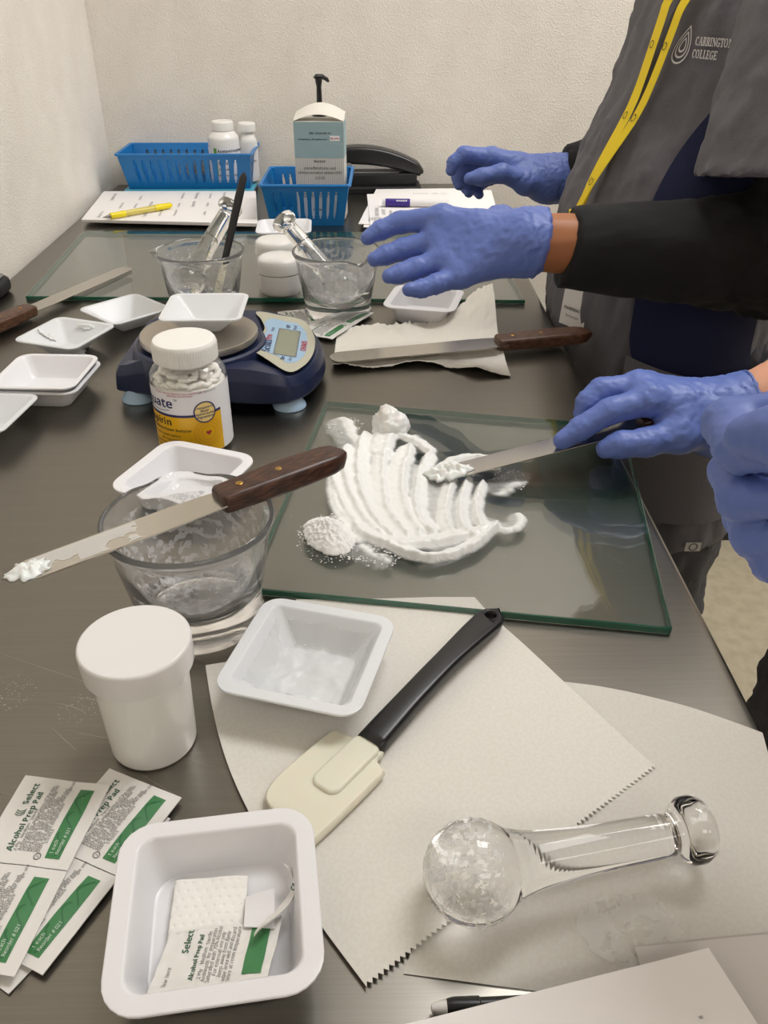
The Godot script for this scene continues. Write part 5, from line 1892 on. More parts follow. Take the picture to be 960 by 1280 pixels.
func hole_punch() -> void:
	var o := thing("hole_punch", "black heavy desk hole punch against the back wall", "hole punch", Vector3(0.018, T, -1.787), 0.03)
	var b := MB.new()
	b.rbox(0.165, 0.012, 0.07, 0.006, 0.002)
	part(o, "base_plate", b.mesh(), M.black_matte)
	b = MB.new()
	b.xf = Transform3D(Basis(), Vector3(0.0, 0.012, -0.004))
	b.rbox(0.15, 0.022, 0.045, 0.004, 0.002)
	part(o, "punch_block", b.mesh(), M.black_matte)
	b = MB.new()
	b.xf = Transform3D(Basis(), Vector3(-0.01, 0.034, -0.004))
	b.rbox(0.1, 0.003, 0.035, 0.002, 0.001)
	part(o, "chrome_plate", b.mesh(), M.grey_plastic)
	# arched lever, falling to the right
	b = MB.new()
	var rings := []
	for i in 21:
		var s := i / 20.0
		var x := lerpf(-0.085, 0.088, s)
		var y := 0.066 - 0.03 * pow(s, 2.2) + 0.004 * sin(PI * s)
		var hh := 0.0115 + 0.005 * sin(PI * clampf(s * 0.8 + 0.2, 0, 1))
		var ww := 0.021
		if s > 0.93:
			var q := (s - 0.93) / 0.07
			hh *= sqrt(maxf(0.05, 1 - q * q * 0.9))
			ww *= sqrt(maxf(0.2, 1 - q * q * 0.7))
		var ring := PackedVector3Array()
		for q in MB.rrect(2 * ww, 2 * hh, 0.007, 0, 0, 4):
			ring.push_back(Vector3(x, y - q.z, q.x - 0.002))
		rings.push_back(ring)
	b.loft(rings)
	part(o, "lever", b.mesh(45), M.black_plastic)
	for s in [-1, 1]:
		b = MB.new()
		b.xf = Transform3D(Basis(Vector3.RIGHT, PI / 2 * s), Vector3(-0.06, 0.048, 0.021 * s))
		b.lathe([Vector2(0, 0), Vector2(0.008, 0), Vector2(0.008, 0.003), Vector2(0.005, 0.004), Vector2(0, 0.004)], 20)
		part(o, "pivot", b.mesh(), M.grey_plastic)

# ============================== bodies: distance fields meshed by surface nets ==============================
class SDF:
	var o: Vector3
	var h: float
	var nx: int
	var ny: int
	var nz: int
	var f := PackedFloat32Array()
	var mark := PackedByteArray()
	var touched := PackedInt32Array()

	func _init(lo: Vector3, hi: Vector3, cell: float) -> void:
		o = lo
		h = cell
		nx = int((hi.x - lo.x) / cell) + 2
		ny = int((hi.y - lo.y) / cell) + 2
		nz = int((hi.z - lo.z) / cell) + 2
		f.resize(nx * ny * nz)
		f.fill(1.0)
		mark.resize(nx * ny * nz)

	# tapered capsule a-b; flat squeezes it along a direction to the share q; clips are [point, outward normal]
	func bone(a: Vector3, b: Vector3, ra: float, rb: float, k := 0.01, flat := Vector3.ZERO, q := 1.0, clips := []) -> void:
		var m := maxf(ra, rb) + k + 2.5 * h
		var lo := Vector3(minf(a.x, b.x) - m, minf(a.y, b.y) - m, minf(a.z, b.z) - m) - o
		var hi := Vector3(maxf(a.x, b.x) + m, maxf(a.y, b.y) + m, maxf(a.z, b.z) + m) - o
		var x0 := maxi(0, int(lo.x / h))
		var x1 := mini(nx - 1, int(hi.x / h) + 1)
		var y0 := maxi(0, int(lo.y / h))
		var y1 := mini(ny - 1, int(hi.y / h) + 1)
		var z0 := maxi(0, int(lo.z / h))
		var z1 := mini(nz - 1, int(hi.z / h) + 1)
		var ba := b - a
		var bb := maxf(ba.length_squared(), 1e-9)
		var squeeze := 1.0 / q - 1.0
		var flatten := q < 0.999
		for z in range(z0, z1 + 1):
			for y in range(y0, y1 + 1):
				var row := (z * ny + y) * nx
				for x in range(x0, x1 + 1):
					var p := o + Vector3(x, y, z) * h
					var pa := p - a
					var t := clampf(pa.dot(ba) / bb, 0.0, 1.0)
					var w := pa - ba * t
					if flatten:
						w += flat * (w.dot(flat) * squeeze)
					var d := w.length() - lerpf(ra, rb, t)
					if flatten and d > 0:
						d *= lerpf(1.0, q, 0.5)
					for c in clips:
						d = maxf(d, (p - c[0]).dot(c[1]))
					if d > m:
						continue
					var i := row + x
					var e := f[i]
					var s := maxf(k - absf(d - e), 0.0) / k
					f[i] = minf(d, e) - s * s * k * 0.25
					if mark[i] == 0:
						mark[i] = 1
						touched.push_back(i)

	func chain(pts: Array, radii: Array, k := 0.004) -> void:
		for i in pts.size() - 1:
			bone(pts[i], pts[i + 1], radii[i], radii[i + 1], k)

	func add_to(b: MB, ripple = null) -> void:
		var sx := 1
		var sy := nx
		var sz := nx * ny
		var vid := {}
		var corner := [0, sx, sy, sx + sy, sz, sz + sx, sz + sy, sz + sx + sy]
		var edges := [[0, 1], [2, 3], [4, 5], [6, 7], [0, 2], [1, 3], [4, 6], [5, 7], [0, 4], [1, 5], [2, 6], [3, 7]]
		for i in touched:
			var x := i % nx
			var y := (i / nx) % ny
			var z := i / sz
			if x >= nx - 1 or y >= ny - 1 or z >= nz - 1:
				continue
			var neg := 0
			for k in 8:
				if f[i + corner[k]] < 0:
					neg += 1
			if neg == 0 or neg == 8:
				continue
			var sum := Vector3.ZERO
			var n := 0
			for e in edges:
				var a := f[i + corner[e[0]]]
				var c := f[i + corner[e[1]]]
				if (a < 0) != (c < 0):
					var t := a / (a - c)
					var pa := Vector3(e[0] & 1, (e[0] >> 1) & 1, e[0] >> 2)
					var pc := Vector3(e[1] & 1, (e[1] >> 1) & 1, e[1] >> 2)
					sum += pa.lerp(pc, t)
					n += 1
			var p := o + (Vector3(x, y, z) + sum / n) * h
			if ripple != null:
				var g := Vector3(f[i + sx] - f[i], f[i + sy] - f[i], f[i + sz] - f[i]).normalized()
				p += g * ripple.call(p, g)
			vid[i] = b.p(p)
		for i in vid:
			var s: bool = f[i] < 0
			for ax in 3:
				var d: int = [sx, sy, sz][ax]
				if (f[i + d] < 0) == s:
					continue
				var u: int = [sy, sz, sx][ax]
				var w: int = [sz, sx, sy][ax]
				if not (vid.has(i - u) and vid.has(i - w) and vid.has(i - u - w)):
					continue
				if s:
					b.quad(vid[i - u - w], vid[i - w], vid[i], vid[i - u])
				else:
					b.quad(vid[i - u - w], vid[i - u], vid[i], vid[i - w])

	func at(p: Vector3) -> float:
		var q := (p - o) / h
		var x := clampi(int(q.x), 0, nx - 2)
		var y := clampi(int(q.y), 0, ny - 2)
		var z := clampi(int(q.z), 0, nz - 2)
		var t := q - Vector3(x, y, z)
		var i := (z * ny + y) * nx + x
		var a := lerpf(lerpf(f[i], f[i + 1], t.x), lerpf(f[i + nx], f[i + nx + 1], t.x), t.y)
		i += nx * ny
		var c := lerpf(lerpf(f[i], f[i + 1], t.x), lerpf(f[i + nx], f[i + nx + 1], t.x), t.y)
		return lerpf(a, c, t.z)

	# the first point of the surface met from p along d
	func hit(p: Vector3, d: Vector3, reach := 0.6) -> Vector3:
		var s := 0.0
		var last := 0.0
		while s < reach:
			if at(p + d * s) < 0:
				for k in 8:
					var m := (s + last) / 2
					if at(p + d * m) < 0:
						s = m
					else:
						last = m
				return p + d * s
			last = s
			s += 0.004
		return p + d * reach

func glove(who: Node3D, hand: Dictionary, elbow: Vector3, cuff: float, label: String, sd: int) -> void:
	# gloved hand and cuff as one surface; cuff = length of glove past the wrist
	var w: Vector3 = hand.wrist[0]
	var back := (elbow - w).normalized()
	var lo := w
	var hi := w
	for key in hand:
		for p in hand[key]:
			lo = Vector3(minf(lo.x, p.x), minf(lo.y, p.y), minf(lo.z, p.z))
			hi = Vector3(maxf(hi.x, p.x), maxf(hi.y, p.y), maxf(hi.z, p.z))
	var end := w + back * cuff
	for p in [end + Vector3.ONE * 0.03, end - Vector3.ONE * 0.03]:
		lo = Vector3(minf(lo.x, p.x), minf(lo.y, p.y), minf(lo.z, p.z))
		hi = Vector3(maxf(hi.x, p.x), maxf(hi.y, p.y), maxf(hi.z, p.z))
	var s := SDF.new(lo - Vector3.ONE * 0.03, hi + Vector3.ONE * 0.03, 0.0021)
	var k: float = hand.get("scale", [1.0])[0] if hand.has("scale") else 1.0
	var palm := 0.0175
	for key in ["index", "middle", "ring", "pinky"]:
		var m: Vector3 = hand[key][0]
		s.bone(w.lerp(m, 0.08), m, 0.021, 0.0135 if key != "pinky" else 0.0125, 0.018)
	s.bone(hand.index[0], hand.middle[0], 0.0125, 0.0125, 0.008)
	s.bone(hand.middle[0], hand.ring[0], 0.0125, 0.012, 0.008)
	s.bone(hand.ring[0], hand.pinky[0], 0.012, 0.0115, 0.008)
	for key in ["index", "middle", "ring", "pinky"]:
		var r := 1.0 if key != "pinky" else 0.88
		s.chain(hand[key], [0.0126 * r, 0.0112 * r, 0.01 * r, 0.0078 * r], 0.0035)
	# thumb: metacarpal from the wrist side, then two joints
	s.bone(w.lerp(hand.thumb[0], 0.25), hand.thumb[0], 0.018, 0.0155, 0.014)
	s.chain(hand.thumb, [0.0145, 0.0118, 0.0108, 0.0082], 0.006)
	# web between thumb and palm
	s.bone(hand.thumb[0], w.lerp(hand.index[0], 0.6), 0.011, 0.012, 0.016)
	var stop := [[end, (back + Vector3(0, -0.2, 0)).normalized()]]
	s.bone(w - back * 0.01, end + back * 0.03, 0.0285, 0.0335, 0.02, Vector3.ZERO, 1.0, stop)
	var n := noise(55, 2, FastNoiseLite.TYPE_SIMPLEX, sd)
	var n2 := noise(190, 2, FastNoiseLite.TYPE_SIMPLEX, sd + 1)
	var creases := []
	for key in ["index", "middle", "ring", "pinky", "thumb"]:
		for e in 3:
			creases.push_back([hand[key][e], (hand[key][e + 1] - hand[key][e]).normalized()])
	creases.push_back([w.lerp(hand.thumb[0], 0.7), (hand.thumb[0] - w).normalized()])
	var b := MB.new()
	s.add_to(b, func(p: Vector3, g: Vector3) -> float:
		var along := (p - w).dot(back)
		# crinkles run round the wrist; small ones over the joints
		var wrist := exp(-pow((along - 0.005) / 0.035, 2))
		var fold := sin(along * 420.0 + 5.0 * n.get_noise_3dv(p)) * (0.5 + 0.5 * n.get_noise_3dv(p * 1.7))
		var joint := 0.0
		for q in creases:
			var d: Vector3 = p - q[0]
			var r2 := d.length_squared()
			if r2 < 0.0006:
				joint += exp(-r2 / 0.00016) * sin(d.dot(q[1]) * 1000.0 + 3.0 * n.get_noise_3dv(p * 2.0))
		var sag := exp(-pow((along + 0.05) / 0.04, 2)) * maxf(0.0, g.y + g.z) * sin(along * 210.0 + 7.0 * n.get_noise_3dv(p * 0.6))
		return 0.0013 * wrist * fold + 0.0006 * joint + 0.0003 * sag + 0.0005 * n.get_noise_3dv(p * 1.3) + 0.00012 * n2.get_noise_3dv(p))
	part(who, "glove", b.mesh(180), M.glove_blue, label)
	# rolled cuff bead
	var bead := MB.new()
	var side := back.cross(Vector3.UP).normalized()
	var up := side.cross(back)
	var ring := []
	for i in 41:
		var a := TAU * i / 40
		ring.push_back(end + (side * cos(a) + up * sin(a)) * (0.0318 + 0.0008 * sin(a * 5)) + back * (-0.0015 + 0.0063 * (up * sin(a)).y / maxf(absf(up.y), 0.3) - 0.0012 * sin(a * 3)))
	bead.tube(ring, [0.0011], 8)
	part(who, "glove_cuff", bead.mesh(180), M.glove_blue)

# a full figure: joints in the dictionary j, facing -x
func figure(label: String, j: Dictionary, skin: Material, hair: Material, top: Material, sleeve: Material, legs: Material) -> Dictionary:
	var who := thing("person", label, "person", Vector3(j.pelvis.x, 0, j.pelvis.z))
	who.set_meta("group", "people at the table")
	var org: Vector3 = who.position
	var X := Vector3.RIGHT
	var b := MB.new()
	b.xf = Transform3D(Basis(), -org)
	# --- body: one continuous skin
	var s := SDF.new(Vector3(j.pelvis.x - 0.34, -0.02, j.pelvis.z - 0.34), Vector3(j.pelvis.x + 0.26, 1.5, j.pelvis.z + 0.34), 0.011)
	s.bone(j.pelvis, j.chest, 0.15, 0.15, 0.05, X, 0.66)
	s.bone(j.chest, j.neck - Vector3(0, 0.06, 0), 0.14, 0.08, 0.05, X, 0.66)
	s.bone(j.neck - Vector3(0, 0.08, 0), j.neck + Vector3(-0.01, 0.05, 0), 0.06, 0.052, 0.03)
	for e in ["l", "r"]:
		s.bone(j.neck - Vector3(0, 0.07, 0), j["shoulder_" + e], 0.055, 0.055, 0.04)
		s.bone(j["shoulder_" + e], j["elbow_" + e], 0.05, 0.04, 0.02)
		s.bone(j["elbow_" + e], j["elbow_" + e].lerp(j["hand_" + e].wrist[0], 0.35), 0.04, 0.038, 0.02)
		s.bone(j["elbow_" + e].lerp(j["hand_" + e].wrist[0], 0.35), j["hand_" + e].wrist[0], 0.038, 0.029, 0.02)
		s.bone(j["hip_" + e], j["knee_" + e], 0.075, 0.052, 0.03)
		s.bone(j["knee_" + e], j["ankle_" + e], 0.05, 0.036, 0.02)
		s.bone(j["ankle_" + e], j["ankle_" + e] + Vector3(-0.13, -0.045, 0), 0.035, 0.025, 0.02)
	s.add_to(b)
	# forearms and palms once more in a finer grid, where the sleeve leaves them bare
	# --- head
	var hd: Vector3 = j.head
	var fw := Vector3(-0.94, -0.34, 0).normalized()
	var up := Vector3(-0.34, 0.94, 0).normalized()
	var Z := Vector3.BACK
	var g := SDF.new(hd - Vector3(0.16, 0.19, 0.13), hd + Vector3(0.15, 0.16, 0.13), 0.005)
	g.bone(hd + up * 0.035 + fw * -0.02, hd + up * 0.03 + fw * 0.02, 0.094, 0.085, 0.02, Z, 0.84)
	g.bone(hd + fw * 0.035, hd - up * 0.075 + fw * 0.055, 0.066, 0.034, 0.03, Z, 0.9)
	g.bone(hd - up * 0.06 - fw * 0.02, j.neck + Vector3(0, -0.01, 0), 0.056, 0.054, 0.03)
	g.bone(hd + up * 0.012 + fw * 0.102, hd - up * 0.026 + fw * 0.118, 0.008, 0.013, 0.012)
	for e in [-1.0, 1.0]:
		g.bone(hd + up * 0.028 + fw * 0.085 + Z * e * 0.012, hd + up * 0.024 + fw * 0.072 + Z * e * 0.048, 0.013, 0.011, 0.012)
		g.bone(hd - up * 0.02 + fw * 0.07 + Z * e * 0.035, hd - up * 0.028 + fw * 0.055 + Z * e * 0.048, 0.02, 0.018, 0.02)
		g.bone(hd + up * 0.012 - fw * 0.006 + Z * e * 0.078, hd - up * 0.028 + fw * 0.004 + Z * e * 0.074, 0.014, 0.010, 0.006)
	g.bone(hd - up * 0.052 + fw * 0.094 - Z * 0.018, hd - up * 0.052 + fw * 0.094 + Z * 0.018, 0.009, 0.009, 0.008)
	g.add_to(b)
	part(who, "body", b.mesh(180), skin)
	for e in [-1.0, 1.0]:
		var eb := MB.new()
		eb.xf = Transform3D(Basis(), hd + fw * 0.086 + up * 0.008 + Z * e * 0.031 - org)
		eb.lathe([Vector2(0, -0.0125), Vector2(0.009, -0.009), Vector2(0.0125, 0), Vector2(0.009, 0.009), Vector2(0, 0.0125)], 20)
		part(who, "eye", eb.mesh(80), M.eye_white)
	var hs := SDF.new(hd - Vector3(0.16, 0.22, 0.14), hd + Vector3(0.2, 0.18, 0.14), 0.006)
	hs.bone(hd + up * 0.05 - fw * 0.03, hd + up * 0.048 + fw * 0.004, 0.1, 0.09, 0.02, Z, 0.86)
	hs.bone(hd + up * 0.02 - fw * 0.05, hd - up * 0.05 - fw * 0.055, 0.085, 0.06, 0.03, Z, 0.9)
	hs.bone(hd - up * 0.01 - fw * 0.13, hd + up * 0.02 - fw * 0.12, 0.04, 0.04, 0.02)
	var hb := MB.new()
	hb.xf = Transform3D(Basis(), -org)
	var hn := noise(60, 3, FastNoiseLite.TYPE_SIMPLEX, 3)
	hs.add_to(hb, func(p: Vector3, _g: Vector3) -> float: return 0.004 * hn.get_noise_3d(p.x * 0.5, p.y * 0.5, p.z * 3.0))
	part(who, "hair", hb.mesh(180), hair)
	# --- trousers
	var t := SDF.new(Vector3(j.pelvis.x - 0.26, 0.04, j.pelvis.z - 0.3), Vector3(j.pelvis.x + 0.26, 1.02, j.pelvis.z + 0.3), 0.009)
	t.bone(j.pelvis, j.pelvis + Vector3(0, 0.06, 0), 0.175, 0.165, 0.04, X, 0.7)
	for e in ["l", "r"]:
		t.bone(j["hip_" + e], j["knee_" + e], 0.1, 0.076, 0.03)
		t.bone(j["knee_" + e], j["ankle_" + e] + Vector3(0.01, -0.01, 0), 0.076, 0.062, 0.03, Vector3.ZERO, 1.0, [[j["ankle_" + e] + Vector3(0, -0.04, 0), Vector3.DOWN]])
	var tb := MB.new()
	tb.xf = Transform3D(Basis(), -org)
	var fold := noise(16, 3, FastNoiseLite.TYPE_SIMPLEX, 8)
	t.add_to(tb, func(p: Vector3, _g: Vector3) -> float: return 0.009 * fold.get_noise_3d(p.x * 1.6, p.y * 0.6, p.z * 1.6) + 0.003 * fold.get_noise_3d(p.x * 3, p.y * 4, p.z * 3))
	part(who, "trousers", tb.mesh(180), legs)
	for e in ["l", "r"]:
		var sh := MB.new()
		var a: Vector3 = j["ankle_" + e] - org
		var rings := []
		for i in 11:
			var q := i / 10.0
			var wd := 0.038 + 0.012 * sin(PI * clampf(q * 0.9 + 0.1, 0, 1))
			var ht := lerpf(0.085, 0.04, smoothstep(0.25, 0.8, q))
			if i == 0 or i == 10:
				wd *= 0.6
				ht *= 0.7
			var ring := PackedVector3Array()
			for c in MB.rrect(2 * wd, ht, minf(wd, ht / 2) * 0.85, 0, 0, 4):
				ring.push_back(Vector3(a.x + 0.07 - 0.27 * q, ht / 2 - c.z, a.z + c.x))
			rings.push_back(ring)
		sh.loft(rings)
		part(who, "shoe", sh.mesh(60), M.black_matte)
	# --- dark long sleeves under the short ones
	if sleeve != null:
		for e in ["l", "r"]:
			var el: Vector3 = j["elbow_" + e]
			var up0: Vector3 = j["shoulder_" + e]
			var c0: Vector3 = j["cuff_" + e]
			var lo := Vector3(minf(minf(el.x, up0.x), c0.x), minf(minf(el.y, up0.y), c0.y), minf(minf(el.z, up0.z), c0.z)) - Vector3.ONE * 0.1
			var hi := Vector3(maxf(maxf(el.x, up0.x), c0.x), maxf(maxf(el.y, up0.y), c0.y), maxf(maxf(el.z, up0.z), c0.z)) + Vector3.ONE * 0.1
			var u := SDF.new(lo, hi, 0.006)
			var dir: Vector3 = j["cuff_dir_" + e]
			u.bone(up0, el, 0.062, 0.06, 0.02)
			u.bone(el, c0 + dir * 0.03, 0.064, 0.037, 0.03, Vector3.ZERO, 1.0, [[c0, dir]])
			var ub := MB.new()
			ub.xf = Transform3D(Basis(), -org)
			var un := noise(22, 3, FastNoiseLite.TYPE_SIMPLEX, 15)
			u.add_to(ub, func(p: Vector3, _g: Vector3) -> float:
				var d := (p - el).length()
				return 0.006 * sin(d * 170.0 + 5.0 * un.get_noise_3dv(p)) * exp(-pow(d / 0.1, 2)) + 0.0025 * un.get_noise_3d(p.x * 0.6, p.y, p.z))
			part(who, "sleeve", ub.mesh(180), sleeve)
	# --- scrub top with short sleeves
	var c := SDF.new(Vector3(j.pelvis.x - 0.3, j.hem - 0.03, j.pelvis.z - 0.36), Vector3(j.pelvis.x + 0.26, 1.46, j.pelvis.z + 0.36), 0.008)
	var bottom := [[Vector3(0, j.hem, 0), Vector3.DOWN]]
	c.bone(Vector3(j.pelvis.x + 0.01, j.hem - 0.05, j.pelvis.z), j.belly - Vector3(0, 0.1, 0), 0.2, 0.188, 0.03, X, 0.66, bottom)
	c.bone(j.belly - Vector3(0, 0.1, 0), j.belly, 0.188, 0.185, 0.03, X, 0.7)
	c.bone(j.belly, j.chest, 0.185, 0.178, 0.03, X, 0.66)
	c.bone(j.chest, j.neck - Vector3(0, 0.09, 0), 0.178, 0.1, 0.05, X, 0.6)
	var trunk := SDF.new(c.o, c.o + Vector3(c.nx - 2, c.ny - 2, c.nz - 2) * c.h, c.h)
	trunk.f = c.f.duplicate()
	for e in ["l", "r"]:
		c.bone(j.neck - Vector3(0, 0.085, 0), j["shoulder_" + e], 0.068, 0.066, 0.03)
		var sd: Vector3 = j["sleeve_end_" + e]
		var dn: Vector3 = (sd - j["shoulder_" + e]).normalized()
		var lo2 := Vector3(minf(sd.x, j["shoulder_" + e].x), minf(sd.y, j["shoulder_" + e].y), minf(sd.z, j["shoulder_" + e].z)) - Vector3.ONE * 0.13
		var v := SDF.new(lo2, lo2 + Vector3.ONE * 0.42, 0.0055)
		v.bone(j["shoulder_" + e], sd + dn * 0.06, 0.072, 0.098, 0.008, Vector3.ZERO, 1.0, [[sd, (dn + Vector3(0.12, -0.2, 0)).normalized()]])
		var vb := MB.new()
		vb.xf = Transform3D(Basis(), -org)
		var vn := noise(13, 3, FastNoiseLite.TYPE_SIMPLEX, 28)
		v.add_to(vb, func(p: Vector3, _g: Vector3) -> float: return 0.004 * vn.get_noise_3d(p.x * 1.4, p.y * 1.2, p.z * 1.4) + 0.001 * vn.get_noise_3d(p.x * 5, p.y * 5, p.z * 5))
		part(who, "short_sleeve", vb.mesh(50), top)
	var cb := MB.new()
	cb.xf = Transform3D(Basis(), -org)
	var cn := noise(11, 3, FastNoiseLite.TYPE_SIMPLEX, 18)
	c.add_to(cb, func(p: Vector3, _g: Vector3) -> float: return 0.008 * cn.get_noise_3d(p.x * 1.8, p.y * 0.5, p.z * 1.8) + 0.0025 * cn.get_noise_3d(p.x * 4 + p.y * 2, p.y * 3, p.z * 4))
	part(who, "scrub_top", cb.mesh(180), top)
	glove(who, shift(j.hand_l, org), j.elbow_l - org, j.cuff_len_l, "", 5)
	glove(who, shift(j.hand_r, org), j.elbow_r - org, j.cuff_len_r, "", 9)
	return {"who": who, "top": c, "trunk": trunk, "org": org}

func shift(hand: Dictionary, by: Vector3) -> Dictionary:
	var out := {}
	for key in hand:
		out[key] = hand[key].map(func(p: Vector3) -> Vector3: return p - by)
	return out

func people() -> void:
	var gl := mat("glove_blue", hexc("6176bb"), 0.48)
	relief(gl, tex(noise(0.05, 3, FastNoiseLite.TYPE_SIMPLEX, 71), Color.BLACK, Color.WHITE, 256), 0.012)
	gl.uv1_triplanar = true
	gl.uv1_scale = Vector3(14, 14, 14)
	var sk := mat("skin_tan", hexc("a86a40"), 0.5)
	sk.subsurf_scatter_enabled = true
	sk.subsurf_scatter_strength = 0.1
	var sk2 := mat("skin_light", hexc("e0a586"), 0.5)
	sk2.subsurf_scatter_enabled = true
	sk2.subsurf_scatter_strength = 0.1
	mat("hair_dark", hexc("241a14"), 0.5)
	mat("hair_brown", hexc("4a3322"), 0.5)
	mat("eye_white", hexc("e8e4de"), 0.2)
	var weave := tex(noise(0.2, 2, FastNoiseLite.TYPE_SIMPLEX, 72), Color(0.9, 0.9, 0.9), Color(1, 1, 1), 256)
	for q in [["scrub_grey", "6e6c71"], ["trouser_grey", "4c4b50"], ["knit_black", "0b0b0c"], ["navy_cloth", "141c44"], ["scrub_dark", "6a686d"]]:
		var m := mat(q[0], hexc(q[1]), 0.85)
		grain(m, Vector3(7, 7, 7), weave)
		m.rim_enabled = true
		m.rim = 0.1
		m.rim_tint = 0.5
	mat("lanyard_yellow", hexc("ffe01a"), 0.55)
	mat("thread_white", hexc("d8d6d4"), 0.7)
	# ---------------- the person at the far side: both hands over the table
	var j := {
		"pelvis": Vector3(0.385, 0.86, -1.08), "belly": Vector3(0.372, 0.99, -1.08), "chest": Vector3(0.425, 1.21, -1.08), "neck": Vector3(0.455, 1.39, -1.08), "head": Vector3(0.42, 1.52, -1.08), "hem": 0.645,
		"shoulder_l": Vector3(0.425, 1.295, -0.905), "elbow_l": Vector3(0.452, 1.03, -0.862), "sleeve_end_l": Vector3(0.412, 1.112, -0.862),
		"shoulder_r": Vector3(0.425, 1.295, -1.255), "elbow_r": Vector3(0.462, 1.05, -1.285), "sleeve_end_r": Vector3(0.43, 1.12, -1.265),
		"hip_l": Vector3(0.4, 0.84, -0.985), "knee_l": Vector3(0.392, 0.47, -0.975), "ankle_l": Vector3(0.41, 0.085, -0.97),
		"hip_r": Vector3(0.4, 0.84, -1.175), "knee_r": Vector3(0.395, 0.47, -1.185), "ankle_r": Vector3(0.41, 0.085, -1.2),
		"cuff_l": Vector3(0.1965, 1.035, -0.867), "cuff_dir_l": Vector3(-0.985, 0.17, 0), "cuff_r": Vector3(0.277, 1.024, -1.272), "cuff_dir_r": Vector3(-1, 0, 0),
		"cuff_len_l": -0.002, "cuff_len_r": 0.014,
		"hand_l": {"wrist": [Vector3(0.1688, 1.0449, -0.8650)],
			"index": [Vector3(0.0733, 1.0615, -0.8950), Vector3(0.0309, 1.0552, -0.9050), Vector3(0.0100, 1.0484, -0.9000), Vector3(-0.0026, 1.0424, -0.8950)],
			"middle": [Vector3(0.0675, 1.0415, -0.8850), Vector3(0.0330, 1.0327, -0.8850), Vector3(0.0155, 1.0284, -0.8800), Vector3(0.0039, 1.0258, -0.8750)],
			"ring": [Vector3(0.0734, 1.0267, -0.8680), Vector3(0.0461, 1.0202, -0.8600), Vector3(0.0297, 1.0169, -0.8550), Vector3(0.0190, 1.0160, -0.8500)],
			"pinky": [Vector3(0.0903, 1.0157, -0.8500), Vector3(0.0655, 1.0108, -0.8400), Vector3(0.0508, 1.0076, -0.8350), Vector3(0.0378, 1.0085, -0.8300)],
			"thumb": [Vector3(0.1360, 1.0535, -0.9100), Vector3(0.1021, 1.0318, -0.9400), Vector3(0.0678, 1.0119, -0.9400), Vector3(0.0428, 0.9991, -0.9300)]},
		"hand_r": {"wrist": [Vector3(0.2642, 1.0238, -1.2700)],
			"index": [Vector3(0.1707, 1.0529, -1.2700), Vector3(0.1314, 1.0586, -1.2620), Vector3(0.1183, 1.0485, -1.2600), Vector3(0.1141, 1.0384, -1.2580)],
			"middle": [Vector3(0.1762, 1.0429, -1.2900), Vector3(0.1368, 1.0396, -1.2850), Vector3(0.1268, 1.0254, -1.2800), Vector3(0.1279, 1.0156, -1.2750)],
			"ring": [Vector3(0.1850, 1.0319, -1.3080), Vector3(0.1488, 1.0230, -1.3030), Vector3(0.1408, 1.0096, -1.2980), Vector3(0.1439, 1.0024, -1.2900)],
			"pinky": [Vector3(0.1972, 1.0212, -1.3230), Vector3(0.1652, 1.0110, -1.3180), Vector3(0.1581, 1.0019, -1.3130), Vector3(0.1612, 0.9957, -1.3050)],
			"thumb": [Vector3(0.2188, 1.0237, -1.2500), Vector3(0.1818, 1.0394, -1.2350), Vector3(0.1538, 1.0353, -1.2300), Vector3(0.1371, 1.0337, -1.2280)]},
	}
	var r := figure("person in grey scrubs with yellow lanyard, both blue-gloved hands over the far mortars", j, M.skin_tan, M.hair_dark, M.scrub_grey, M.knit_black, M.trouser_grey)
	scrub_details(r)
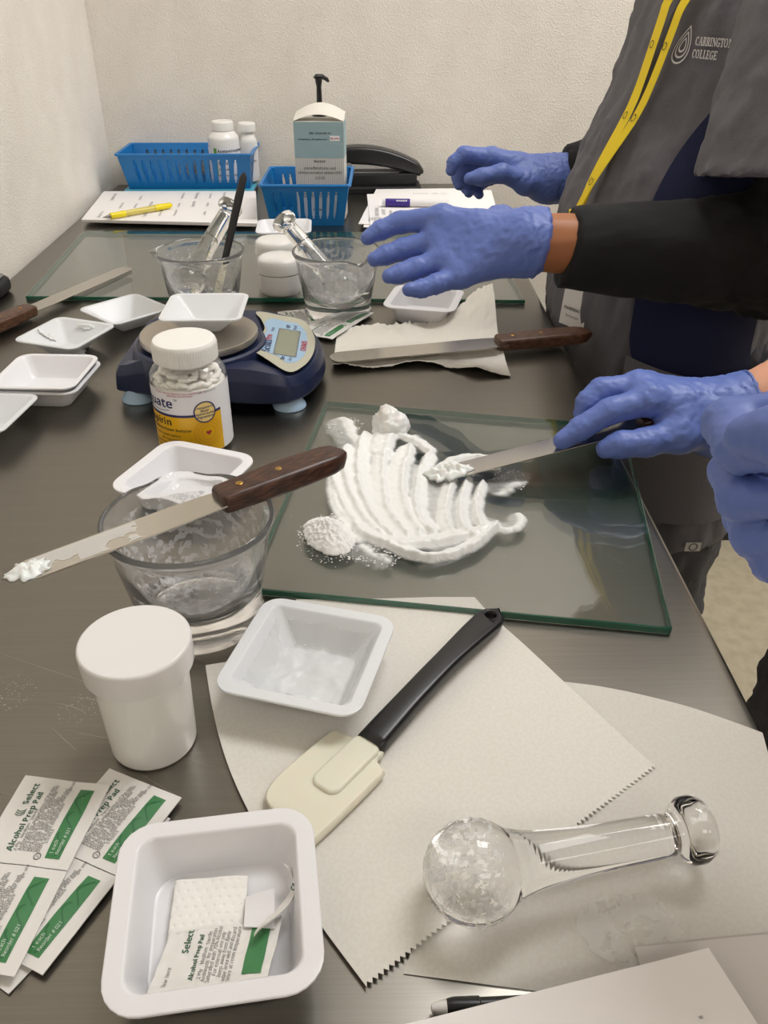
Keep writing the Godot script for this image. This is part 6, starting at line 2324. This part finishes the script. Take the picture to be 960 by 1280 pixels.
	# ---------------- the nearer person: right hand works the cream, left fist in the air
	var k := {
		"pelvis": Vector3(0.5, 0.88, -0.46), "belly": Vector3(0.495, 1.0, -0.46), "chest": Vector3(0.51, 1.23, -0.46), "neck": Vector3(0.52, 1.43, -0.46), "head": Vector3(0.485, 1.56, -0.46), "hem": 0.7,
		"shoulder_l": Vector3(0.515, 1.33, -0.3), "elbow_l": Vector3(0.5, 1.08, -0.22), "sleeve_end_l": Vector3(0.51, 1.16, -0.25),
		"shoulder_r": Vector3(0.515, 1.33, -0.62), "elbow_r": Vector3(0.6, 1.1, -0.68), "sleeve_end_r": Vector3(0.57, 1.17, -0.665),
		"hip_l": Vector3(0.5, 0.86, -0.36), "knee_l": Vector3(0.46, 0.48, -0.36), "ankle_l": Vector3(0.48, 0.085, -0.36),
		"hip_r": Vector3(0.475, 0.86, -0.55), "knee_r": Vector3(0.42, 0.48, -0.56), "ankle_r": Vector3(0.44, 0.085, -0.58),
		"cuff_len_l": 0.03, "cuff_len_r": 0.022,
		"hand_r": {"wrist": [Vector3(0.3120, 0.9468, -0.6650)],
			"index": [Vector3(0.2365, 0.9690, -0.6550), Vector3(0.2016, 0.9621, -0.6480), Vector3(0.1771, 0.9482, -0.6430), Vector3(0.1626, 0.9384, -0.6400)],
			"middle": [Vector3(0.2329, 0.9704, -0.6780), Vector3(0.2001, 0.9690, -0.6750), Vector3(0.1882, 0.9607, -0.6700), Vector3(0.1842, 0.9502, -0.6680)],
			"ring": [Vector3(0.2462, 0.9603, -0.7000), Vector3(0.2229, 0.9518, -0.7000), Vector3(0.2162, 0.9407, -0.6900), Vector3(0.2227, 0.9326, -0.6820)],
			"pinky": [Vector3(0.2623, 0.9472, -0.7180), Vector3(0.2449, 0.9360, -0.7160), Vector3(0.2407, 0.9260, -0.7080), Vector3(0.2486, 0.9192, -0.7000)],
			"thumb": [Vector3(0.2625, 0.9445, -0.6400), Vector3(0.2314, 0.9416, -0.6300), Vector3(0.2094, 0.9406, -0.6280), Vector3(0.1977, 0.9358, -0.6300)]},
		"hand_l": {"wrist": [Vector3(0.252, 1.1150, -0.2650)],
			"index": [Vector3(0.1804, 1.1227, -0.3150), Vector3(0.1545, 1.1141, -0.3250), Vector3(0.1488, 1.1160, -0.3000), Vector3(0.1601, 1.1213, -0.2850)],
			"middle": [Vector3(0.1862, 1.1029, -0.3150), Vector3(0.1621, 1.0902, -0.3250), Vector3(0.1551, 1.0923, -0.3000), Vector3(0.1643, 1.1005, -0.2850)],
			"ring": [Vector3(0.1929, 1.0827, -0.3150), Vector3(0.1714, 1.0699, -0.3220), Vector3(0.1654, 1.0735, -0.3000), Vector3(0.1734, 1.0837, -0.2850)],
			"pinky": [Vector3(0.2000, 1.0690, -0.3100), Vector3(0.1809, 1.0560, -0.3150), Vector3(0.1734, 1.0625, -0.2950), Vector3(0.1797, 1.0743, -0.2800)],
			"thumb": [Vector3(0.2050, 1.1249, -0.2750), Vector3(0.1750, 1.1351, -0.2750), Vector3(0.1530, 1.1325, -0.2800), Vector3(0.1450, 1.1273, -0.2900)]},
	}
	figure("person at the right edge whose blue-gloved hand spreads ointment with a spatula", k, M.skin_light, M.hair_brown, M.scrub_dark, null, M.scrub_grey)
	# the spatula in that hand
	var sp := spatula("spatula gripped in a blue-gloved hand, blade in the white ointment", spat_at(Vector3(0.0545, T + 0.0115, -0.628), Vector3(0.239, T + 0.0455, -0.66)), 0.305, 0.12, 0.024, M.rosewood, 3, 0.0105)
	sp.set_meta("group", "wooden-handled spatulas")
	var dab := part(sp, "ointment", mound(0.021, 0.0125, 0.0065, 33, 0.4, 40, 14, 110.0, 0.6), M.cream)
	dab.position = Vector3(0.012, 0.0004, 0)

func scrub_details(r: Dictionary) -> void:
	var who: Node3D = r.who
	var c: SDF = r.top
	var org: Vector3 = r.org
	var on_side := func(x: float, y: float, lift: float) -> Vector3:
		var p := c.hit(Vector3(x, y, -0.78), Vector3(0, 0, -1))
		return p + Vector3(0, 0, lift) - org
	var on_front := func(z: float, y: float, lift: float) -> Vector3:
		var p := c.hit(Vector3(0.05, y, z), Vector3(1, 0, 0))
		return p + Vector3(-lift, 0, 0) - org
	# navy side panel under the arm, and the pocket that covers its foot
	var b := MB.new()
	var trunk: SDF = r.trunk
	b.sheet(24, 70, func(u: float, s: float) -> Vector3:
		var y := lerpf(0.892, 1.27, s)
		var left := 0.292 + 0.012 * smoothstep(0.93, 0.87, y) + 0.085 * smoothstep(1.03, 1.27, y)
		var q := trunk.hit(Vector3(left + u * 0.13, y, -0.72), Vector3(0, 0, -1))
		return q + Vector3(0, 0, 0.013) - org)
	part(who, "side_panel", b.mesh(180, false), M.navy_cloth, "navy side panel")
	b = MB.new()
	b.sheet(40, 24, func(u: float, s: float) -> Vector3:
		var y := lerpf(0.70, 0.907, s) - 0.012 * sin(PI * u) * s
		return on_side.call(lerpf(0.29, 0.475, u), y, 0.02))
	part(who, "pocket", b.mesh(180, false), M.scrub_grey)
	# woven tag on the trousers' side
	b = MB.new()
	patch(b, 0.02, 0.0135, Transform3D(Basis(), Vector3(0.406, 0.66, -0.874) - org))
	part(who, "woven_tag", b.mesh(20, false), M.thread_white)
	b = MB.new()
	b.sheet(20, 1, func(u: float, s: float) -> Vector3: return Vector3(0.406 + cos(TAU * u) * (0.0045 + s * 0.0012), 0.66 + sin(TAU * u) * (0.0045 + s * 0.0012), -0.8735) - org)
	part(who, "tag_emblem", b.mesh(20, false), M.ink_black)
	# embroidered emblem and words on the chest
	b = MB.new()
	var chest := func(x: float, y: float) -> Vector3:
		return c.hit(Vector3(x - 0.16, y, -0.76), Vector3(0.42, 0, -0.9).normalized()) - org + Vector3(-0.003, 0, 0.008)
	for k in 3:
		b.sheet(36, 1, func(u: float, s: float) -> Vector3:
			var a := TAU * u
			var rr := (0.0125 - 0.0042 * k) + s * 0.0014
			var x := sin(a) * rr * 1.05 * pow(sin(a / 2), 1.1)
			var y := cos(a) * rr * 1.25
			return chest.call(0.379 + x * 0.85 + y * 0.3, 1.213 + y))
	part(who, "emblem", b.mesh(180, false), M.thread_white)
	b = MB.new()
	var wrap := func(q: Vector3) -> Vector3:
		return chest.call(q.x, q.y)
	letters(b, "CARRINGTON", 0.0105, Transform3D(Basis().scaled(Vector3(0.55, 1, 1)), Vector3(0.3925, 1.2175, 0)), "serif bold", -1, wrap)
	letters(b, "COLLEGE", 0.0105, Transform3D(Basis().scaled(Vector3(0.55, 1, 1)), Vector3(0.3915, 1.2065, 0)), "serif bold", -1, wrap)
	part(who, "embroidered_lettering", b.mesh(180, false), M.thread_white)
	# lanyard: two straps that meet above a clip, and the badge on it
	for k in 2:
		b = MB.new()
		var top := Vector2(-1.0 + 0.03 * k, 1.3)
		b.slabsheet(3, 60, func(u: float, s: float) -> Vector3:
			var e := pow(1 - s, 1.2)
			var z := lerpf(top.x, -1.012, 1 - s) + (u - 0.5) * (0.014 if k == 0 else 0.010) + 0.01 * sin(PI * s) * (1 if k == 1 else 0)
			var y := lerpf(1.035, 1.33, s)
			return on_front.call(z, y, 0.012 + 0.004 * k), 0.0012)
		part(who, "lanyard_strap", b.mesh(60), M.lanyard_yellow, "yellow lanyard strap")
		b = MB.new()
		for e in 4:
			b.sheet(12, 1, func(u: float, s: float) -> Vector3:
				var a := TAU * u
				var y := 1.075 + 0.068 * e + sin(a) * (0.003 + 0.0008 * s)
				var q := (y - 1.035) / 0.295
				var z := lerpf(top.x, -1.012, 1 - q) + 0.01 * sin(PI * q) * (1 if k == 1 else 0) + cos(a) * (0.0022 + 0.0008 * s)
				return on_front.call(z, y, 0.0135 + 0.004 * k))
		part(who, "strap_print", b.mesh(180, false), M.ink_black).set_meta("kind", "stuff")
	var low: Vector3 = on_front.call(-1.012, 1.03, 0.016)
	b = MB.new()
	b.tube([low + Vector3(0, 0.012, 0), low, low - Vector3(0, 0.012, 0), low - Vector3(0, 0.02, 0)], [0.0055, 0.0045, 0.003, 0.002], 12)
	part(who, "strap_joint", b.mesh(60), M.lanyard_yellow)
	b = MB.new()
	b.tube([low - Vector3(0, 0.018, 0), low - Vector3(0.002, 0.035, 0), low - Vector3(0, 0.05, 0)], [0.0022, 0.003, 0.0016], 10)
	part(who, "clip", b.mesh(60), M.chrome)
	b = MB.new()
	var bx := Transform3D(Basis(Vector3.UP, -0.95) * Basis(Vector3.RIGHT, -0.1), Vector3(0.2465, 0.905, -1.0) - org)
	b.xf = bx
	b.rbox(0.04, 0.06, 0.002, 0.0008, 0.0006, 2)
	part(who, "badge", b.mesh(), M.paper)
	b = MB.new()
	letters(b, "PHARMACY", 0.0055, bx * Transform3D(Basis(), Vector3(0, 0.022, 0.0022)), "sans bold")
	letters(b, "Technician", 0.0045, bx * Transform3D(Basis(), Vector3(0, 0.013, 0.0022)), "sans")
	part(who, "badge_lettering", b.mesh(60, false), M.ink_grey)
